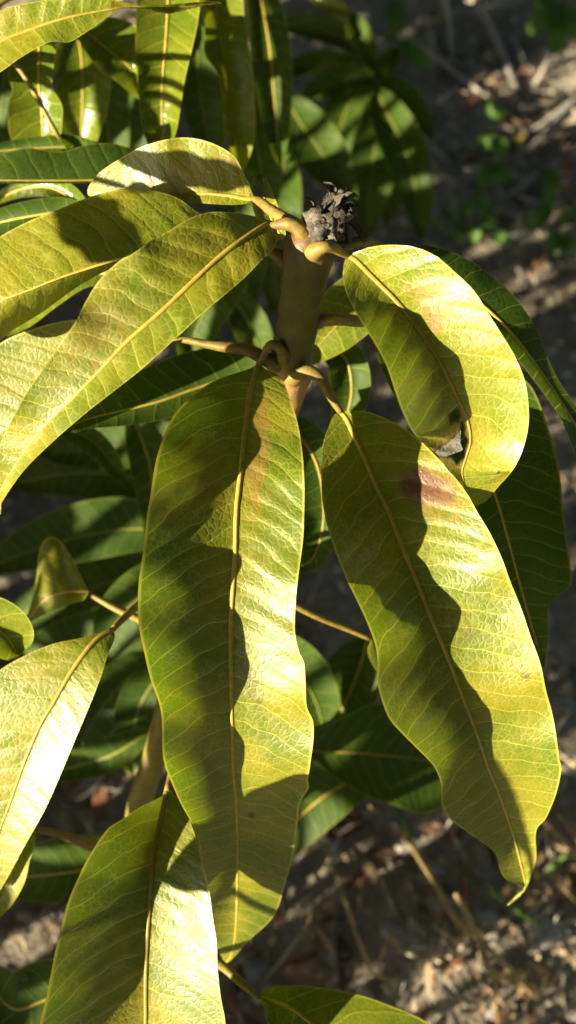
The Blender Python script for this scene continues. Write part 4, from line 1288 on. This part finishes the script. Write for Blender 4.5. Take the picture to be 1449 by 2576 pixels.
def crown_mesh(pos, d, g):
    n = len(pos)
    ax = d * .6 + g.normal(size=(n, 3)) * .5 + np.array((0, 0, -.5))
    ax /= np.linalg.norm(ax, axis=1, keepdims=True)
    sd = np.cross(ax, g.normal(size=(n, 3)))
    sd /= np.linalg.norm(sd, axis=1, keepdims=True)
    ln = g.uniform(.16, .26, n)[:, None]
    wd = ln * .14
    up = np.cross(sd, ax)
    V = np.stack((pos, pos + ax * ln * .3 + sd * wd, pos + ax * ln * .35 - up * wd * .4, pos + ax * ln * .3 - sd * wd, pos + ax * ln * .7 + sd * wd * .8 - up * wd * .3, pos + ax * ln * .7 - sd * wd * .8 - up * wd * .3, pos + ax * ln - up * wd), 1).reshape(-1, 3)
    F = []
    for i in range(n):
        b = i * 7
        F += [(b, b + 1, b + 2), (b, b + 2, b + 3), (b + 2, b + 1, b + 4, b + 6), (b + 3, b + 2, b + 6, b + 5)]
    return mesh_from('crown', V, F)


def sky_block_canopy():
    """Unseen tall tree, added so that its spreading crown cuts the sky light."""
    g = np.random.default_rng(9)
    bx, by = 1.7, -0.9
    root = thing('added_mango_tree', 'tall mango tree added out of view, its spreading crown cutting the sky light', 'tree', (bx, by, 0), 'unseen trees added around the plants to block sky light')
    c = crom(np.array([(bx, by, -.05), (bx - .1, by + .1, .8), (bx - .3, by + .4, 1.7), (bx - .8, by + .9, 2.6)]), 24)
    tr = link('trunk', tube_mesh('trunk', c, np.linspace(.16, .06, 24), 16, lump=.1), M_BARK, root)
    for k in range(9):
        a = k * 2.4
        q = c[12 + k]
        e = np.array((.6 + math.cos(a) * 1.9, .3 + math.sin(a) * 1.9, 2.7 + .2 * math.sin(k)))
        link('limb', tube_mesh('limb', crom(np.array([q, q * .5 + e * .5 + np.array((0, 0, -.1)), e]), 14), np.linspace(.05, .014, 14), 8), M_BARK, tr)
    n = 19000
    d = g.normal(size=(n, 3))
    d /= np.linalg.norm(d, axis=1, keepdims=True)
    lump = np.array([1 + .22 * mnoise.noise(Vector(v * 2.4)) for v in d])
    pos = d * (g.uniform(.1, 1, n) ** .5 * lump)[:, None] * np.array((3.5, 3.3, .9)) + np.array((-.1, .0, 3.1))
    link('crown', crown_mesh(pos, d, g), M_CROWN, root)


M_CROWN = simple_material('crown_leaf', (0.045, 0.085, 0.016), (0.07, 0.12, 0.02), 4, .45, .1, .0005, trans=(.06, .12, .01))
sky_block_tree(0.5, 4.0, 4.2, 1.7, 1, 'broad mango tree added out of view straight ahead beyond the seedling')
sky_block_tree(3.3, 2.6, 4.0, 1.6, 2, 'mango tree added out of view beyond the grey twigs, right of the broad one')
sky_block_tree(-2.9, 4.2, 4.2, 1.7, 3, 'mango tree added out of view behind the glossy strap-leaved shoot')
sky_block_canopy()
sky_block_tree(3.9, -1.6, 4.0, 1.6, 4, 'mango tree added out of view on the side of the purple-spotted leaf')
sky_block_tree(-3.7, 1.0, 4.2, 1.5, 5, 'mango tree added out of view beyond the low bushes')
sky_block_tree(-1.2, -3.6, 4.2, 1.5, 6, 'mango tree added out of view behind the viewpoint on the open side')
sky_block_tree(1.4, -4.0, 4.2, 1.6, 7, 'mango tree added out of view behind the tall spreading one')
